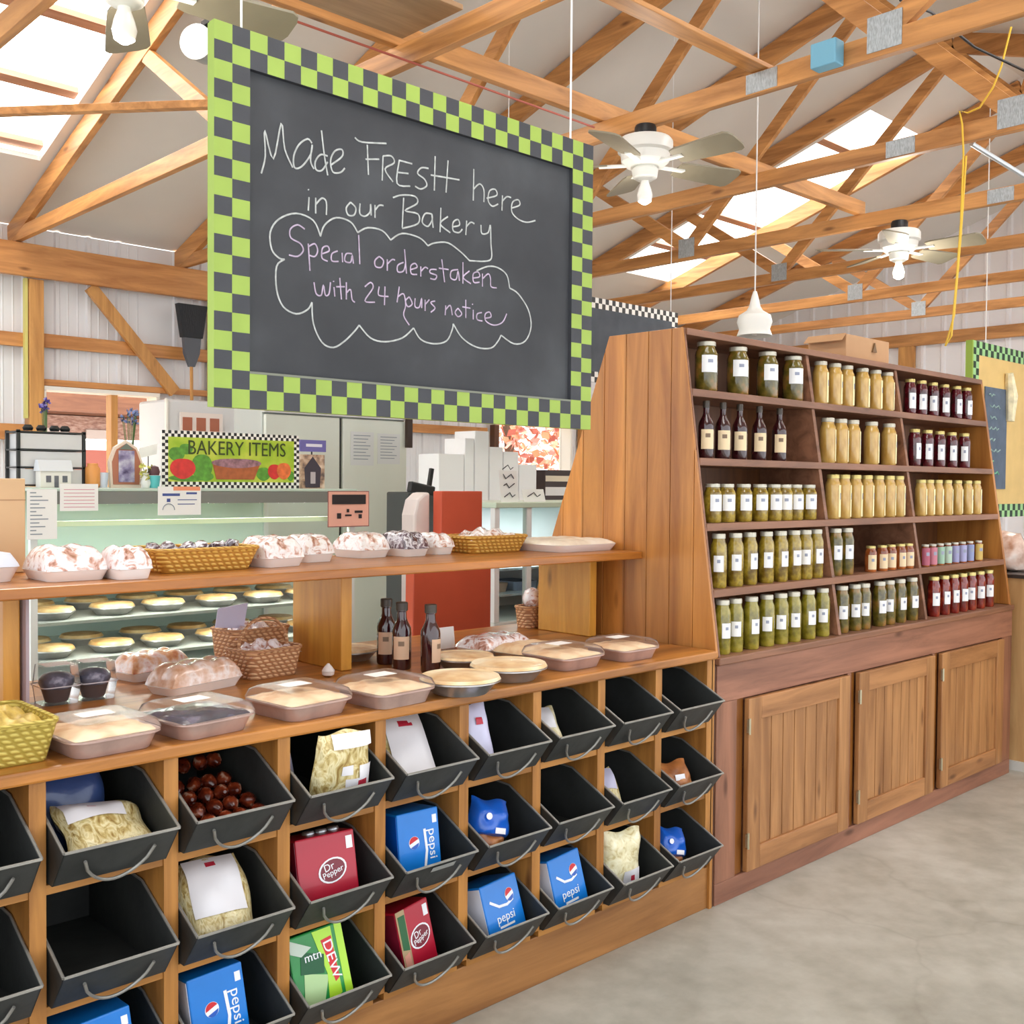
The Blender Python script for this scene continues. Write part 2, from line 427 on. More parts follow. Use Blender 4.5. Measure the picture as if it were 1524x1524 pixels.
# timber frame of the back wall
mb = MB().box(XW0, XW1 - .03, 5.40, 5.45, 2.925, 3.15)
tag(mb.build('eave_beam', W_beam, bevel=.004), 'heavy orange timber beam along the top of the white metal back wall', 'beam', kind='structure')
for k, (x, ltxt) in enumerate(((-0.41, 'square timber post in front of the white siding beside the window'), (0.98, 'square timber post behind the white cabinet'), (2.62, 'square timber post behind the steel refrigerator'), (5.3, 'square timber post beyond the foliage window'))):
    o = MB().box(x - .05, x + .05, 5.452, 5.55, 0, 2.92).build('timber_post', W_post, bevel=.004, org=(x, 5.5, 0))
    tag(o, ltxt, 'post', 'posts of the back wall')
for (x0, x1, z0, z1, tx) in ((-.355, 3.9, 2.46, 2.555, 'orange rail across the white siding at mid height of the upper wall'), (-3.4, -.465, 2.45, 2.545, 'orange rail on the white siding beside the post at upper height'),
                              (-.355, .92, 2.19, 2.235, 'thin orange rail directly over the window frame'), (-3.4, -.465, 1.80, 1.91, 'lower orange rail on the white siding behind the black tier rack'), (2.7, 3.9, 1.99, 2.07, 'orange rail on the siding behind the white cartons')):
    o = MB().box(x0, x1, 5.50, 5.548, z0, z1).build('wall_rail', W_beam, bevel=.003, org=((x0 + x1) / 2, 5.52, z0))
    tag(o, tx, 'rail', 'rails of the back wall')
o = MB().bar((-0.03, 5.47, 2.92), (0.62, 5.47, 2.20), 0.04, 0.09, up=(1, 0, .9)).build('diagonal_brace', W_post, bevel=.003, org=(.3, 5.47, 2.2))
tag(o, 'slanting timber brace from the wall beam down to the window rail', 'brace')
o = MB().box(-.487, -.467, 5.46, 5.50, 1.95, 2.92).build('yellow_strip', plain('yellow_green', rgb(214, 206, 120), .5), org=(-.477, 5.48, 1.95))
tag(o, 'narrow pale yellow strip standing against the timber wall post', 'strip')

# window 1 with frame, inner jamb and pane
def window(nm, W, deep):
    x0, x1, z0, z1 = W
    wf = plain('white_window_frame', rgb(236, 232, 224), .4)
    f = MB()
    for b in ((x0 - .03, x1 + .03, z1, z1 + .03), (x0 - .03, x1 + .03, z0 - .03, z0), (x0 - .03, x0, z0, z1), (x1, x1 + .03, z0, z1)):
        f.box(b[0], b[1], YB - .115, YB + .05, b[2], b[3])
    fr = struct(f.build(nm, wf, bevel=.003))
    struct(MB().box(x0, x1, YB + .02, YB + .026, z0, z1).build('pane', clear('window_glass', (.97, .98, .98, 1), .05), fr))
    return fr
w1 = window('window_1', WIN1, .2)
struct(MB().box(.15, .20, YB - .05, YB + .04, WIN1[2], WIN1[3]).build('mullion', W_post, w1))
w2 = window('window_2', WIN2, .2)
struct(MB().box(3.93, 3.99, 5.43, 5.5, 1.1, 2.10).build('dark_jamb', wood('dark_jamb_wood', rgb(110, 70, 45), rgb(70, 42, 26), 'Z'), w2))
# outdoors
struct(MB().box(-14, 22, YB + .2, 40, -.12, -.02).build('ground', plain('outdoor_ground', rgb(176, 160, 138), .9, var=.2, vs=1)))
brick = blend('brick_red', [(0.3, rgb(112, 74, 62)), (.5, rgb(146, 110, 96)), (.7, rgb(164, 138, 126))], 14, stretch=(1, 1, 3))
b = empty('brick_building', (2.5, 13.2, 0), 'pinkish brick building seen through the window', 'building')
MB().box(-1.5, 7.5, 12, 15, 0, 2.38).build('wall', brick, b)
MB().box(-1.9, 7.9, 11.4, 15.4, 2.39, 2.9).build('roof', wood('porch_fascia', rgb(134, 84, 54), rgb(104, 60, 38), 'X', knots=False), b)
for x in (1.9, 2.55, 5.0): MB().box(x, x + .42, 11.96, 12, 1.2, 2.2).build('window', plain('brick_window', rgb(170, 156, 150), .3), b)
v = empty('parked_trailer', (1.8, 8.9, 0), 'low red sided trailer with white top parked outside the window', 'trailer')
MB().box(.4, 3.2, 8.2, 9.6, .55, 1.93).build('body', plain('trailer_white', rgb(238, 238, 240), .4), v, bevel=.05)
MB().box(.42, 3.18, 8.19, 8.199, .75, 1.82).build('stripe', plain('trailer_red', rgb(130, 62, 48), .5), v)
for x in (1.0, 2.6): MB().lathe([(.3, -.1), (.3, .1)], (x, 8.3, .29), 20, ax='Y').build('wheel', plain('tyre', rgb(40, 40, 42), .8), v)
def tree(x, y, h, nm, label, c1, c2, seed):
    rnd = random.Random(seed)
    t = empty(nm, (x, y, -.02), label, 'tree', 'autumn trees outside')
    MB().tube([(x, y, -.02), (x + .05, y, h * .4), (x - .05, y + .1, h * .7)], [.12, .09, .05]).build('trunk', plain('tree_bark', rgb(96, 78, 64), .9), t)
    for mi, c in enumerate((c1, c2)):
        mb = MB()
        for i in range(650):
            while True:
                p = Vector((rnd.uniform(-1, 1), rnd.uniform(-1, 1), rnd.uniform(-1, 1)))
                if p.length < 1: break
            q = Vector((x + p.x * h * .42, y + p.y * h * .35, h * .56 + p.z * h * .42))
            a = Vector((rnd.gauss(0, 1), rnd.gauss(0, 1), rnd.gauss(0, 1))).normalized() * .09
            bb = a.orthogonal().normalized() * .06
            mb.add([q - a, q + bb, q + a, q - bb], [(0, 1, 2, 3)])
        mb.build('foliage', plain('leaf_%d_%d' % (int(c[0] * 1000), mi), c, .7), t)
tree(7.2, 8.6, 3.6, 'autumn_tree', 'orange autumn tree outside the window behind the white cartons', rgb(186, 118, 80), rgb(170, 90, 72), 3)
tree(11.2, 11.2, 3.9, 'autumn_tree', 'rust red autumn tree outside beyond the orange one', rgb(180, 104, 84), rgb(206, 160, 126), 5)

# ------------------------------------------------------------------ roof trusses
TX = [-0.54 + 1.225 * k for k in range(-1, 7)]
def make_truss():
    t = empty('roof_truss', (0, 0, 0), '', 'truss', 'roof trusses')
    w = .04
    MB().box(-w / 2, w / 2, -3.3, 5.52, 3.155, 3.245).build('bottom_chord', W_truss, t, bevel=.003)
    ze, zt = 3.27, .328
    for sgn in (1, -1):
        a = Vector((0, 1.13, ze + zt * 4.27)); b = Vector((0, 1.13 + sgn * 4.45, ze - zt * .18))
        MB().bar(a, b, w + .003, .14, up=(0, zt * sgn, 1)).build('top_chord', W_truss, t, bevel=.003)
        j = Vector((0, 1.13 + sgn * 1.385, 3.24)); top = Vector((0, 1.13, 4.60))
        m = Vector((0, 1.13 + sgn * 2.3, ze + zt * (4.27 - 2.3) - .06))
        MB().bar(j, top, w * .9, .085, up=(0, 1, 0)).build('web', W_truss, t)
        MB().bar(j, m, w * .9, .085, up=(0, 1, 0)).build('web', W_truss, t)
        g = MB()
        for s in (-1, 1): g.box(s * (w / 2 + .001) - .0015, s * (w / 2 + .001) + .0015, j.y - .07, j.y + .07, 3.175, 3.31)
        g.build('gusset_plate', gusset, t)
    g = MB()
    for s in (-1, 1): g.box(s * (w / 2 + .001) - .0015, s * (w / 2 + .001) + .0015, .21, .36, 3.16, 3.24)
    g.build('splice_plate', gusset, t)
    return t
TL = ['roof truss crossing above the left skylight, overexposed by its light', 'roof truss whose pale chord passes behind the large chalkboard', 'roof truss that carries the blue box and the larger ceiling fan',
      'roof truss that carries the hanging yellow cord', 'roof truss that carries the smaller distant ceiling fan', 'roof truss at the near edge of the long skylight, just beyond the small fan',
      'pale sunlit roof truss behind the white bell pendant', 'last pinkish roof truss in front of the far gable wall']
truss0 = make_truss()
for k, x in enumerate(TX):
    t = truss0 if k == 0 else copy_tree(truss0)
    t.location = (x, 0, 0); t['label'] = TL[k]
def xbeam(nm, x0, x1, y, z, w, h, label, mat=W_trussX, cat='brace', grp='braces along the roof'):
    o = MB().box(x0, x1, y - w / 2, y + w / 2, z, z + h).build(nm, mat, bevel=.003, org=((x0 + x1) / 2, y, z))
    return tag(o, label, cat, grp)
xbeam('roof_brace', -3.4, 3.19, 1.18, 3.247, .04, .09, 'long timber brace lying on the trusses behind the top of the chalkboard')
xbeam('roof_brace', -.62, .76, .30, 3.247, .085, .02, 'thin flat brace between the chalkboard truss and the blue box truss')
o = MB().bar((-1.79, 3.62, 3.266), (-0.62, 2.2, 3.266), .045, .036).build('roof_brace', W_trussX, bevel=.003, org=(-1.2, 2.9, 3.25))
tag(o, 'diagonal pale timber brace under the skylight beside the chalkboard', 'brace', 'braces along the roof')
xbeam('plywood_board', -1.80, -.58, .92, 3.247, .36, .02, 'brown plywood board lying on the trusses just above the chalkboard', wood('ply', rgb(168, 136, 104), rgb(128, 98, 70), 'X', knots=False), 'board', None)
xbeam('roof_brace', 3.0, 4.5, -.05, 3.247, .085, .03, 'short flat brace above the small ceiling fan')
# blue box on the third truss chord
p = onx(1232, 90, TX[2] - .05)
o = MB().box(p.x - .04, p.x + .028, p.y - .055, p.y + .055, 3.155, 3.252, 0).build('electrical_box', [plain('blue_paint', rgb(112, 170, 196), .5)], bevel=.006, org=(p.x, p.y, 3.15))
tag(o, 'small light blue electrical box on the truss chord', 'electrical box')
# ------------------------------------------------------------------ ceiling fans
fanw = plain('fan_white', rgb(236, 236, 230), .35); blade = plain('fan_blade', rgb(138, 130, 110), .45, var=.08, vs=6)
dark = plain('black_metal', rgb(30, 30, 32), .45)
bulbm = plain('bulb_glass', rgb(246, 244, 238), .25, coat=.5)
def make_fan(x, y, zt, rot, label, R=.50, lit=False):
    t = empty('ceiling_fan', (x, y, zt), label, 'ceiling fan', 'ceiling fans')
    L = lambda prof, nm, mat: MB().lathe(prof, (x, y, zt), 28).build(nm, mat, t, smooth=True)
    L([(.045, 0), (.05, -.012), (.05, -.05), (.04, -.055)], 'canopy', dark)
    L([(.06, -.052), (.115, -.062), (.125, -.075), (.125, -.12), (.112, -.13), (.108, -.165), (.085, -.185), (.06, -.19)], 'motor_housing', fanw)
    L([(.05, -.188), (.06, -.2), (.055, -.235), (.03, -.25)], 'light_kit', fanw)
    L([(.018, -.248), (.02, -.262), (.03, -.29), (.036, -.315), (.03, -.342), (.012, -.354)], 'bulb', plain('bulb_lit', rgb(255, 246, 226), .3, emit=1.6) if lit else bulbm)
    for k in range(5):
        a = rot + 2 * PI * k / 5; d = Vector((math.cos(a), math.sin(a), 0)); n = Vector((-d.y, d.x, 0))
        c = Vector((x, y, zt - .178)); tilt = Vector((0, 0, -.016))
        mb = MB()
        sec = []
        for r, w in ((.17, .045), (.2, .055), (.35, .065), (R - .03, .072), (R - .008, .06), (R, .035)):
            q = c + d * r
            sec.append([q - n * w - tilt * (w / .06), q + n * w + tilt * (w / .06), q + n * w + tilt * (w / .06) + Vector((0, 0, .008)), q - n * w - tilt * (w / .06) + Vector((0, 0, .008))])
        mb.loft(sec).build('blade', blade, t)
        MB().bar(c + d * .075, c + d * .21, .03, .008).build('blade_arm', fanw, t)
    pl = bpy.data.lights.new('bulb_fill_light', 'POINT'); pl.energy = 6 if not lit else 18; pl.color = (1.0, .93, .84); pl.shadow_soft_size = .03  # added fill for the ceiling, except under the one lit bulb
    po = bpy.data.objects.new('bulb_fill_light', pl); COL.objects.link(po); po.parent = t; po.location = (0, 0, -.40)
    return t
make_fan(TX[2] - .045, .88, 3.150, math.radians(-18), 'white ceiling fan with grey blades beside the chalkboard')
make_fan(TX[4] - .045, .88, 3.150, math.radians(-12), 'smaller looking white ceiling fan with lit bulb under the far trusses', lit=True)
make_fan(TX[0] - .045, .83, 3.150, math.radians(-7), 'white ceiling fan with grey blades hanging beside the first skylight and the flood lamp', R=.53)
# round flood lamp beside the chalkboard
p = onz(292, 62, 3.20)
t = empty('flood_lamp', (p.x, p.y, p.z), 'round white flood lamp with grey housing on the roof behind the chalkboard edge', 'lamp')
d = Vector((-.8, -.6, -.05)).normalized(); q = d.to_track_quat('Z', 'Y')
for nm, prof, m in (('housing', [(.03, -.11), (.055, -.095), (.064, -.02), (.067, 0)], plain('lamp_grey', rgb(160, 166, 168), .4, .3)), ('lens', [(.067, 0.001), (.062, .01), (.03, .016)], plain('lamp_white', rgb(250, 250, 248), .3, emit=.5)), ('bracket', [(.012, -.15), (.012, -.11)], dark)):
    mb = MB().lathe(prof, (0, 0, 0), 24); mb.v = [q @ v + p for v in mb.v]; mb.build(nm, m, t, smooth=True)
mb = MB().box(p.x + .02, p.x + .04, 1.2005, p.y, 3.262, 3.282); mb.build('mount_arm', dark, t)
# white bell pendant beyond the jar shelf
p = ony(1123, 482, 1.05)
t = empty('pendant_lamp', (p.x, p.y, p.z - .15), 'white bell shaped pendant lamp above the jar shelf', 'lamp')
MB().lathe([(.010, .165), (.02, .13), (.03, .085), (.045, .06), (.085, .035), (.095, .0), (.082, -.04), (.095, -.075), (.09, -.078), (.076, -.04), (.086, 0), (.05, .03)], (p.x, p.y, p.z + .01), 26, cap=False).build('shade', fanw, t, smooth=True)
MB().tube([(p.x, p.y, p.z + .17), (p.x, p.y, zr(p.y) - .005)], .004).build('cord', plain('cord_white', rgb(220, 220, 218), .5), t)
MB().lathe([(.02, .02), (.03, -.02), (.025, -.05), (.01, -.065)], (p.x, p.y, p.z), 16).build('bulb', bulbm, t, smooth=True)
# yellow extension cord looped over the fourth truss, dropping down
yel = plain('cord_yellow', rgb(226, 186, 60), .5)
a = onx(1440, 175, TX[3] - .04)
pts = [onx(1505, 40, TX[3] - .035), onx(1490, 100, TX[3] - .035), onx(1478, 130, TX[3] - .04), onx(1458, 160, TX[3] - .04), onx(1440, 168, TX[3] - .04), onx(1428, 165, TX[3] - .04), onx(1432, 185, TX[3] - .04), onx(1434, 230, TX[3] - .035), onx(1430, 330, TX[3] - .035), onx(1424, 410, TX[3] - .035), onx(1416, 500, TX[3] - .035), onx(1407, 515, TX[3] - .03), onx(1420, 470, TX[3] - .03), onx(1430, 350, TX[3] - .028), onx(1438, 232, TX[3] - .028)]
o = MB().tube(pts, .0045, 6).build('extension_cord', yel, smooth=True, org=pts[4])
tag(o, 'yellow extension cord looped over a truss and hanging down', 'cord')
pts = [onx(1340, 0, TX[2] + .06), onx(1385, 18, TX[2] + .3), onx(1450, 70, TX[2] + .8), onx(1524, 105, TX[2] + 1.1)]
o = MB().tube(pts, .006, 6).build('power_cable', dark, smooth=True, org=pts[0]); tag(o, 'black cable sagging between the upper trusses', 'cable')
pts = [onx(1446, 214, TX[3] + .03), onx(1524, 262, TX[3] + .45)]
o = MB().tube(pts, .012, 8).build('metal_conduit', plain('conduit', rgb(196, 200, 204), .35, .6), smooth=True, org=pts[0]); tag(o, 'thin metal conduit running out from the yellow cord truss', 'conduit')
pts = [onz(445, 38, 3.13), onz(560, 80, 3.13), onz(640, 108, 3.13), onz(740, 148, 3.13), onz(880, 197, 3.13)]
yy = sum(q.y for q in pts) / 5
o = MB().tube([(q.x, yy, 3.149) for q in pts], .005, 6).build('red_wire', plain('wire_red', rgb(170, 88, 74), .5), smooth=True, org=pts[0]); tag(o, 'thin red wire running under the trusses above the chalkboard', 'wire')
# broom hung on the wall
p = ony(283, 480, 5.38)
t = empty('hanging_broom', (p.x, 5.38, 2.25), 'black broom hung head up on the back wall beside the chalkboard', 'broom')
mb = MB()
mb.loft([[(p.x + a * w, 5.36 + b * .03, z) for a, b in ((-1, -1), (1, -1), (1, 1), (-1, 1))] for w, z in ((.12, p.z + .13), (.115, p.z + .1), (.08, p.z - .12))]).build('bristles', plain('broom_black', rgb(44, 46, 50), .8, bump=.5, bs=90, stretch=(3, 3, .3)), t)
mb = MB(); mb.loft([[(p.x + a * w, 5.36 + b * .02, z) for a, b in ((-1, -1), (1, -1), (1, 1), (-1, 1))] for w, z in ((.07, p.z - .122), (.06, p.z - .24), (.02, p.z - .34))]).build('head', plain('broom_grey', rgb(84, 88, 96), .5), t)
MB().tube([(p.x, 5.36, p.z - .34), (p.x + .01, 5.36, 1.3)], .013).build('handle', W_post, t, smooth=True)
# gable wall timber: top beam and one post
o = MB().box(XW1 - .07, XW1 - .021, -3.3, YB - .05, 3.06, 3.19).build('gable_beam', W_truss, bevel=.004, org=(XW1, 1, 3.06)); tag(o, 'orange timber beam across the far white gable wall', 'beam', kind='structure')
o = MB().box(XW1 - .07, XW1 - .021, 3.15, 3.33, 0, 3.059).build('timber_post', W_post, bevel=.004, org=(XW1 - .04, 3.24, 0)); tag(o, 'timber post against the far gable wall above the cardboard box', 'post')
# white cabinet right of window 1 with a three pane picture
c = empty('white_cabinet', (.68, 5.1, 0), 'tall white cabinet standing against the back wall beside the window', 'cabinet')
MB().box(.262, .835, 4.85, 5.32, 0, 2.10).build('body', plain('appliance_white', rgb(222, 222, 222), .4), c, bevel=.02)
MB().box(.246, .26, 4.835, 4.86, .1, 2.10).build('door_edge', plain('appliance_edge', rgb(244, 240, 230), .4), c)
p0, p1 = ony(268, 613, 4.82), ony(331, 640, 4.82)
z0 = 1.85
t = empty('three_pane_picture', (p0.x, 4.82, z0), 'white framed three pane picture of orange panels above the bakery sign', 'picture', None)
MB().box(p0.x, p1.x, 4.815, 4.829, z0, p0.z).build('frame', plain('pic_white', rgb(240, 228, 220), .5), t)
wd = (p1.x - p0.x)
for k in range(3):
    MB().box(p0.x + wd * (.05 + k * .32), p0.x + wd * (.27 + k * .32), 4.811, 4.815, z0 + .03, p0.z - .035).build('panel', plain('pic_orange', rgb(176, 104, 78), .5), t)

# ================================================================== THE BIN COUNTER
W_ctr = wood('counter_wood', rgb(190, 124, 52), rgb(114, 64, 18), 'X', rough=.35, gloss=.25)
W_ctrZ = wood('divider_wood', rgb(186, 128, 62), rgb(128, 78, 30), 'Z')
W_ctrY = wood('shelf_wood', rgb(186, 128, 60), rgb(128, 80, 30), 'X')
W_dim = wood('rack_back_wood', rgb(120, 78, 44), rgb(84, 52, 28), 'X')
W_plinth = wood('plinth_wood', rgb(170, 118, 66), rgb(116, 72, 34), 'X', grain=.7)
PITCH = .29; X0 = -.04
DX = [X0 - PITCH * k for k in range(0, 11)]       # divider centres, from the jar cabinet outwards
rack = empty('bin_counter', (-1.5, .5, 0), 'long orange wood counter with rows of tilted metal bins', 'counter')
MB().box(-3.1, -.012, -.015, .99, .90, .93).build('counter_top', W_ctr, rack, bevel=.006)
for x in DX: MB().box(x - .017, x + .017, .0, .55, .172, .899).build('divider', W_ctrZ, rack)
SZ = [.68, .425, .17]
for z in SZ:
    for k in range(10): MB().box(DX[k + 1] + .0175, DX[k] - .0175, .004, .55, z - .02, z).build('shelf_board', W_ctrY, rack)
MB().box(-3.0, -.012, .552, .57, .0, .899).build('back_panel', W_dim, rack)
MB().box(-3.0, -.012, .01, .03, .0, .149).build('plinth', W_plinth, rack, bevel=.003)
MB().box(-.028, -.012, .0, .551, .0, .899).build('end_panel', W_ctrZ, rack)
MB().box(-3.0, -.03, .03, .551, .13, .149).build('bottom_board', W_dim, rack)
# ------------------------------------------------------------------ metal bins
binm = plain('bin_metal', rgb(58, 60, 59), .55, .15, var=.35, vs=7, bump=.15, bs=25)
binrim = plain('bin_rim', rgb(150, 148, 142), .45, .5, var=.15, vs=30)
def make_bin():
    t = empty('metal_bin', (0, 0, 0), '', 'bin', 'tilted metal bins')
    w = .1235; th = .0025
    prof = [(-.015, .002), (-.080, .087), (-.01, .122), (.10, .175), (.40, .185), (.40, .002)]   # (y, z)
    mb = MB()
    for s in (-1, 1): mb.prism([(s * w - (th if s > 0 else 0), y, z) for y, z in prof], (th, 0, 0))
    mb.prism([(-w, -.015, .002), (w, -.015, .002), (w, -.08, .087), (-w, -.08, .087)], (0, th, 0.001))
    mb.box(-w, w, .398, .40, .002, .185); mb.box(-w, w, -.014, .40, .002, .005)
    mb.build('body', binm, t)
    mb = MB()
    for s in (-1, 1): mb.tube([(s * w, -.080, .087), (s * w, -.01, .122), (s * w, .10, .175), (s * w, .40, .185)], .0034, 6)
    mb.tube([(-w, -.081, .087), (w, -.081, .087)], .0034, 6)
    mb.build('rim', binrim, t, smooth=True)
    n = Vector((0, -.794, -.607)); pts = []
    for k in range(15):
        a = k / 14; x = -.075 + .15 * a; u = math.sin(PI * a)
        yz = Vector((0, -.052, .05)) + Vector((0, .065, -.085)) * (.75 * u ** .6 - .1)
        pts.append((x, yz.y - .006 - .012 * u ** .5, yz.z - .002))
    MB().tube(pts, .0036, 6).build('handle', binrim, t, smooth=True)
    return t
BL = {(0, 0): 'empty grey metal bin at the end of the top row under the yellow basket', (0, 1): 'metal bin with noodle bag and dark blue bag, beside the top row end bin',
      (0, 2): 'metal bin filled with reddish brown wrapped sweets', (0, 3): 'metal bin with the tall upright noodle bag rising over its rim', (0, 4): 'metal bin with a noodle bag lying back under a white label, top row',
      (0, 5): 'metal bin with one slim lilac bag against its side, top row', (0, 6): 'scuffed metal bin with one small pale bag slumped in a corner, top row', (0, 7): 'empty metal bin, top row, second from the jar cabinet', (0, 8): 'empty small looking metal bin, top row, next to the jar cabinet',
      (1, 0): 'empty grey metal bin at the end of the middle row', (1, 1): 'black looking empty metal bin in the middle row beside the end bin', (1, 2): 'metal bin holding a white labelled noodle bag, middle row', (1, 3): 'metal bin holding the opened red soda carton, middle row',
      (1, 4): 'metal bin with a tall blue soda carton and a strip of tape on its front', (1, 5): 'metal bin with a blue pretzel bag, middle row', (1, 6): 'empty metal bin in the middle row between pretzel bag and noodle bag', (1, 7): 'metal bin with a thin noodle bag at its side, middle row', (1, 8): 'metal bin with a brown round loaf bag, next to the jar cabinet',
      (2, 0): 'grey metal bin at the end of the bottom row', (2, 1): 'metal bin of the bottom row with only a blue carton top showing', (2, 2): 'bottom row metal bin with a blue carton standing upright', (2, 3): 'metal bin holding the green soda carton', (2, 4): 'metal bin holding a red soda carton, bottom row',
      (2, 5): 'metal bin with a wide blue carton, bottom row, below the pretzel bag', (2, 6): 'metal bin with a blue carton, bottom row, below the empty middle bin', (2, 7): 'metal bin with a tall bag of pale noodles, bottom row', (2, 8): 'bottom row metal bin with blue and brown bread bag, next to the jar cabinet'}
bin0 = make_bin(); first = True
def binx(c): return X0 - PITCH * (8 - c) - PITCH / 2
rb = random.Random(4)
for (r, c), lab in BL.items():
    b = bin0 if first else copy_tree(bin0); first = False
    if (r, c) == (1, 4):
        y_, z_ = -.068, .069; dn = Vector((0, -.794, -.607)) * .0012; dt = Vector((0, -.607, .794)) * .009
        q0 = Vector((0, y_, z_)) + dn
        MB().prism([q0 - dt + Vector((-.03, 0, 0)), q0 - dt + Vector((.05, 0, 0)), q0 + dt + Vector((.05, 0, 0)), q0 + dt + Vector((-.03, 0, 0))], dn * .3).build('tape_strip', plain('tape_grey', rgb(150, 152, 150), .5), b, org=(0, 0, 0))
    b.location = (binx(c), rb.uniform(-.006, .006), SZ[r] + .001); b['label'] = lab
# ------------------------------------------------------------------ bin contents
noodle = blend('noodles', [(.3, rgb(150, 118, 60)), (.45, rgb(206, 184, 120)), (.6, rgb(238, 226, 180)), (.75, rgb(180, 160, 92))], 26, detail=3, rough=.35, coat=.35, stretch=(1.2, 2.2, .7), dist=2.5, bump=.4)
pale_noodle = blend('pale_noodles', [(.3, rgb(196, 176, 118)), (.5, rgb(236, 226, 184)), (.7, rgb(250, 244, 214))], 30, detail=3, rough=.35, coat=.35, dist=1.5, bump=.4)
lab_white = plain('label_white', rgb(238, 236, 240), .4, coat=.2)
lab_lilac = plain('label_lilac', rgb(208, 206, 232), .4)
red_mark = plain('label_red', rgb(186, 40, 62), .4)
ink = plain('ink', rgb(50, 48, 60), .6)
dblue = plain('bag_dark_blue', rgb(54, 76, 128), .35, coat=.4, bump=.4, bs=20)
pretz = plain('bag_blue', rgb(26, 96, 200), .3, coat=.5, bump=.35, bs=16)
loafm = blend('bread_brown', [(.3, rgb(132, 74, 36)), (.55, rgb(190, 120, 66)), (.75, rgb(226, 170, 112))], 16, rough=.4, coat=.3, bump=.3)
def pillow(mb, w, h, t, m=0, nu=14, nv=14, top=.25, seed=0, lump=.06):
    """soft bag standing on z=0, thickness along y"""
    rnd = random.Random(seed); ph = [rnd.uniform(0, 6) for _ in range(6)]
    def th(u, v):
        a = max(0, 1 - abs(2 * u - 1) ** 3.0); b = max(0, min(1, v / .12)) ** .5
        c = 1 if v < 1 - top else max(0, (1 - v) / top) ** .7
        return t / 2 * (a ** .5) * b * c * (1 + lump * 2 * math.sin(u * 9 + ph[0]) * math.sin(v * 11 + ph[1]))
    def wid(v): return w / 2 * (1 - .06 * math.sin(v * 7 + ph[2]) - (.1 * max(0, v - (1 - top)) / top))
    for s in (-1, 1): mb.sheet(lambda u, v: ((2 * u - 1) * wid(v), s * (th(u, v) + .001), h * v + .006 * math.sin(u * 8 + ph[3]) * v), nu, nv, m)
    return th
def settle(o, loc, rot, lift=True):
    """stand a bag or carton inside its bin: clear of the bin's floor, sloping front and sides"""
    Rm = Matrix.LocRotScale(Vector(loc), __import__('mathutils').Euler(rot), o.scale)
    vs = []
    def walk(c, M):
        for ch in c.children:
            if ch.type == 'MESH': vs.extend(M @ ch.matrix_basis @ v.co for v in ch.data.vertices)
            walk(ch, M @ ch.matrix_basis)
    walk(o, Rm)
    bx = min((binx(c) for c in range(9)), key=lambda q: abs(q - loc[0])); sz = min(SZ, key=lambda q: abs(q + .03 - loc[2])) + .001
    d = Vector((0, 0, 0))
    lo = min(v.z for v in vs); need = sz + .0062 - lo
    if need > 0 or lift: d.z = need
    low = [v for v in vs if v.z + d.z < sz + .125]
    fr = max([(-.015 - .765 * min(max(v.z + d.z - sz, 0), .087) + .014) - v.y for v in low if v.z + d.z < sz + .092] + [-9])
    if fr > 0: d.y = fr
    xl = min(v.x for v in low); xh = max(v.x for v in low)
    if xl < bx - .1195: d.x = bx - .1195 - xl
    elif xh > bx + .1195: d.x = bx + .1195 - xh
    o.location = Vector(loc) + d; o.rotation_euler = rot
def bag(name, label, cat, grp, loc, w, h, t, mat, rot, labels=(), seed=0, top=.25):
    o = empty(name, (0, 0, 0), label, cat, grp)
    mb = MB(); th = pillow(mb, w, h, t, seed=seed, top=top)
    mb.build('bag_body', mat, o, smooth=True)
    for nm, (u0, u1, v0, v1), m in labels:
        mb = MB()
        mb.sheet(lambda u, v: ((2 * (u0 + (u1 - u0) * u) - 1) * w / 2, -th(u0 + (u1 - u0) * u, v0 + (v1 - v0) * v) - .0055, h * (v0 + (v1 - v0) * v)), 8, 8)
        mb.build(nm, m, o, smooth=True)
    settle(o, loc, rot)
    return o
G_bag = 'food bags in the bins'
R = math.radians
def bz(r): return SZ[r] + .0075
bag('noodle_bag', 'clear bag of noodles with white label lying flat beside a dark blue bag', 'food bag', G_bag, (binx(1) + .03, -.06, bz(0) + .045), .20, .16, .07, noodle, (R(-58), R(8), R(6)), [('white_label', (.05, .7, .55, .98), lab_white), ('red_emblem', (.3, .4, .75, .85), red_mark)], 1)
bag('blue_bag', 'dark blue bag leaning at the back of the end noodle bin', 'food bag', G_bag, (binx(1) - .04, .14, bz(0)), .17, .19, .06, dblue, (R(-12), 0, R(-4)), [], 2)
swe = blend('sweet_wrap', [(.3, rgb(50, 14, 8)), (.5, rgb(100, 34, 16)), (.62, rgb(150, 64, 34)), (.74, rgb(226, 190, 160))], 30, rough=.22, coat=.6, bump=.4)
rs = random.Random(11); sw0 = None
for k in range(25):
    if sw0 is None:
        sw0 = MB().lathe([(.004, -.026), (.014, -.018), (.02, -.006), (.02, .006), (.014, .018), (.004, .026)], (0, 0, 0), 10, ax='X').build('wrapped_sweet', swe, smooth=True); o = sw0
    else: o = copy_tree(sw0)
    o.location = (binx(2) - .084 + (k % 5) * .042 + rs.uniform(-.004, .004), .022 + (k // 5 % 5) * .052, bz(0) + .038 + (.022 if k > 19 else 0) + (k // 5 % 5) * .016)
    o.rotation_euler = (rs.uniform(0, 6), rs.uniform(-.3, .3), rs.uniform(1.2, 1.9))
    tag(o, 'brown wrapped sweet in the top row bin of sweets', 'sweet', 'wrapped sweets in one bin')
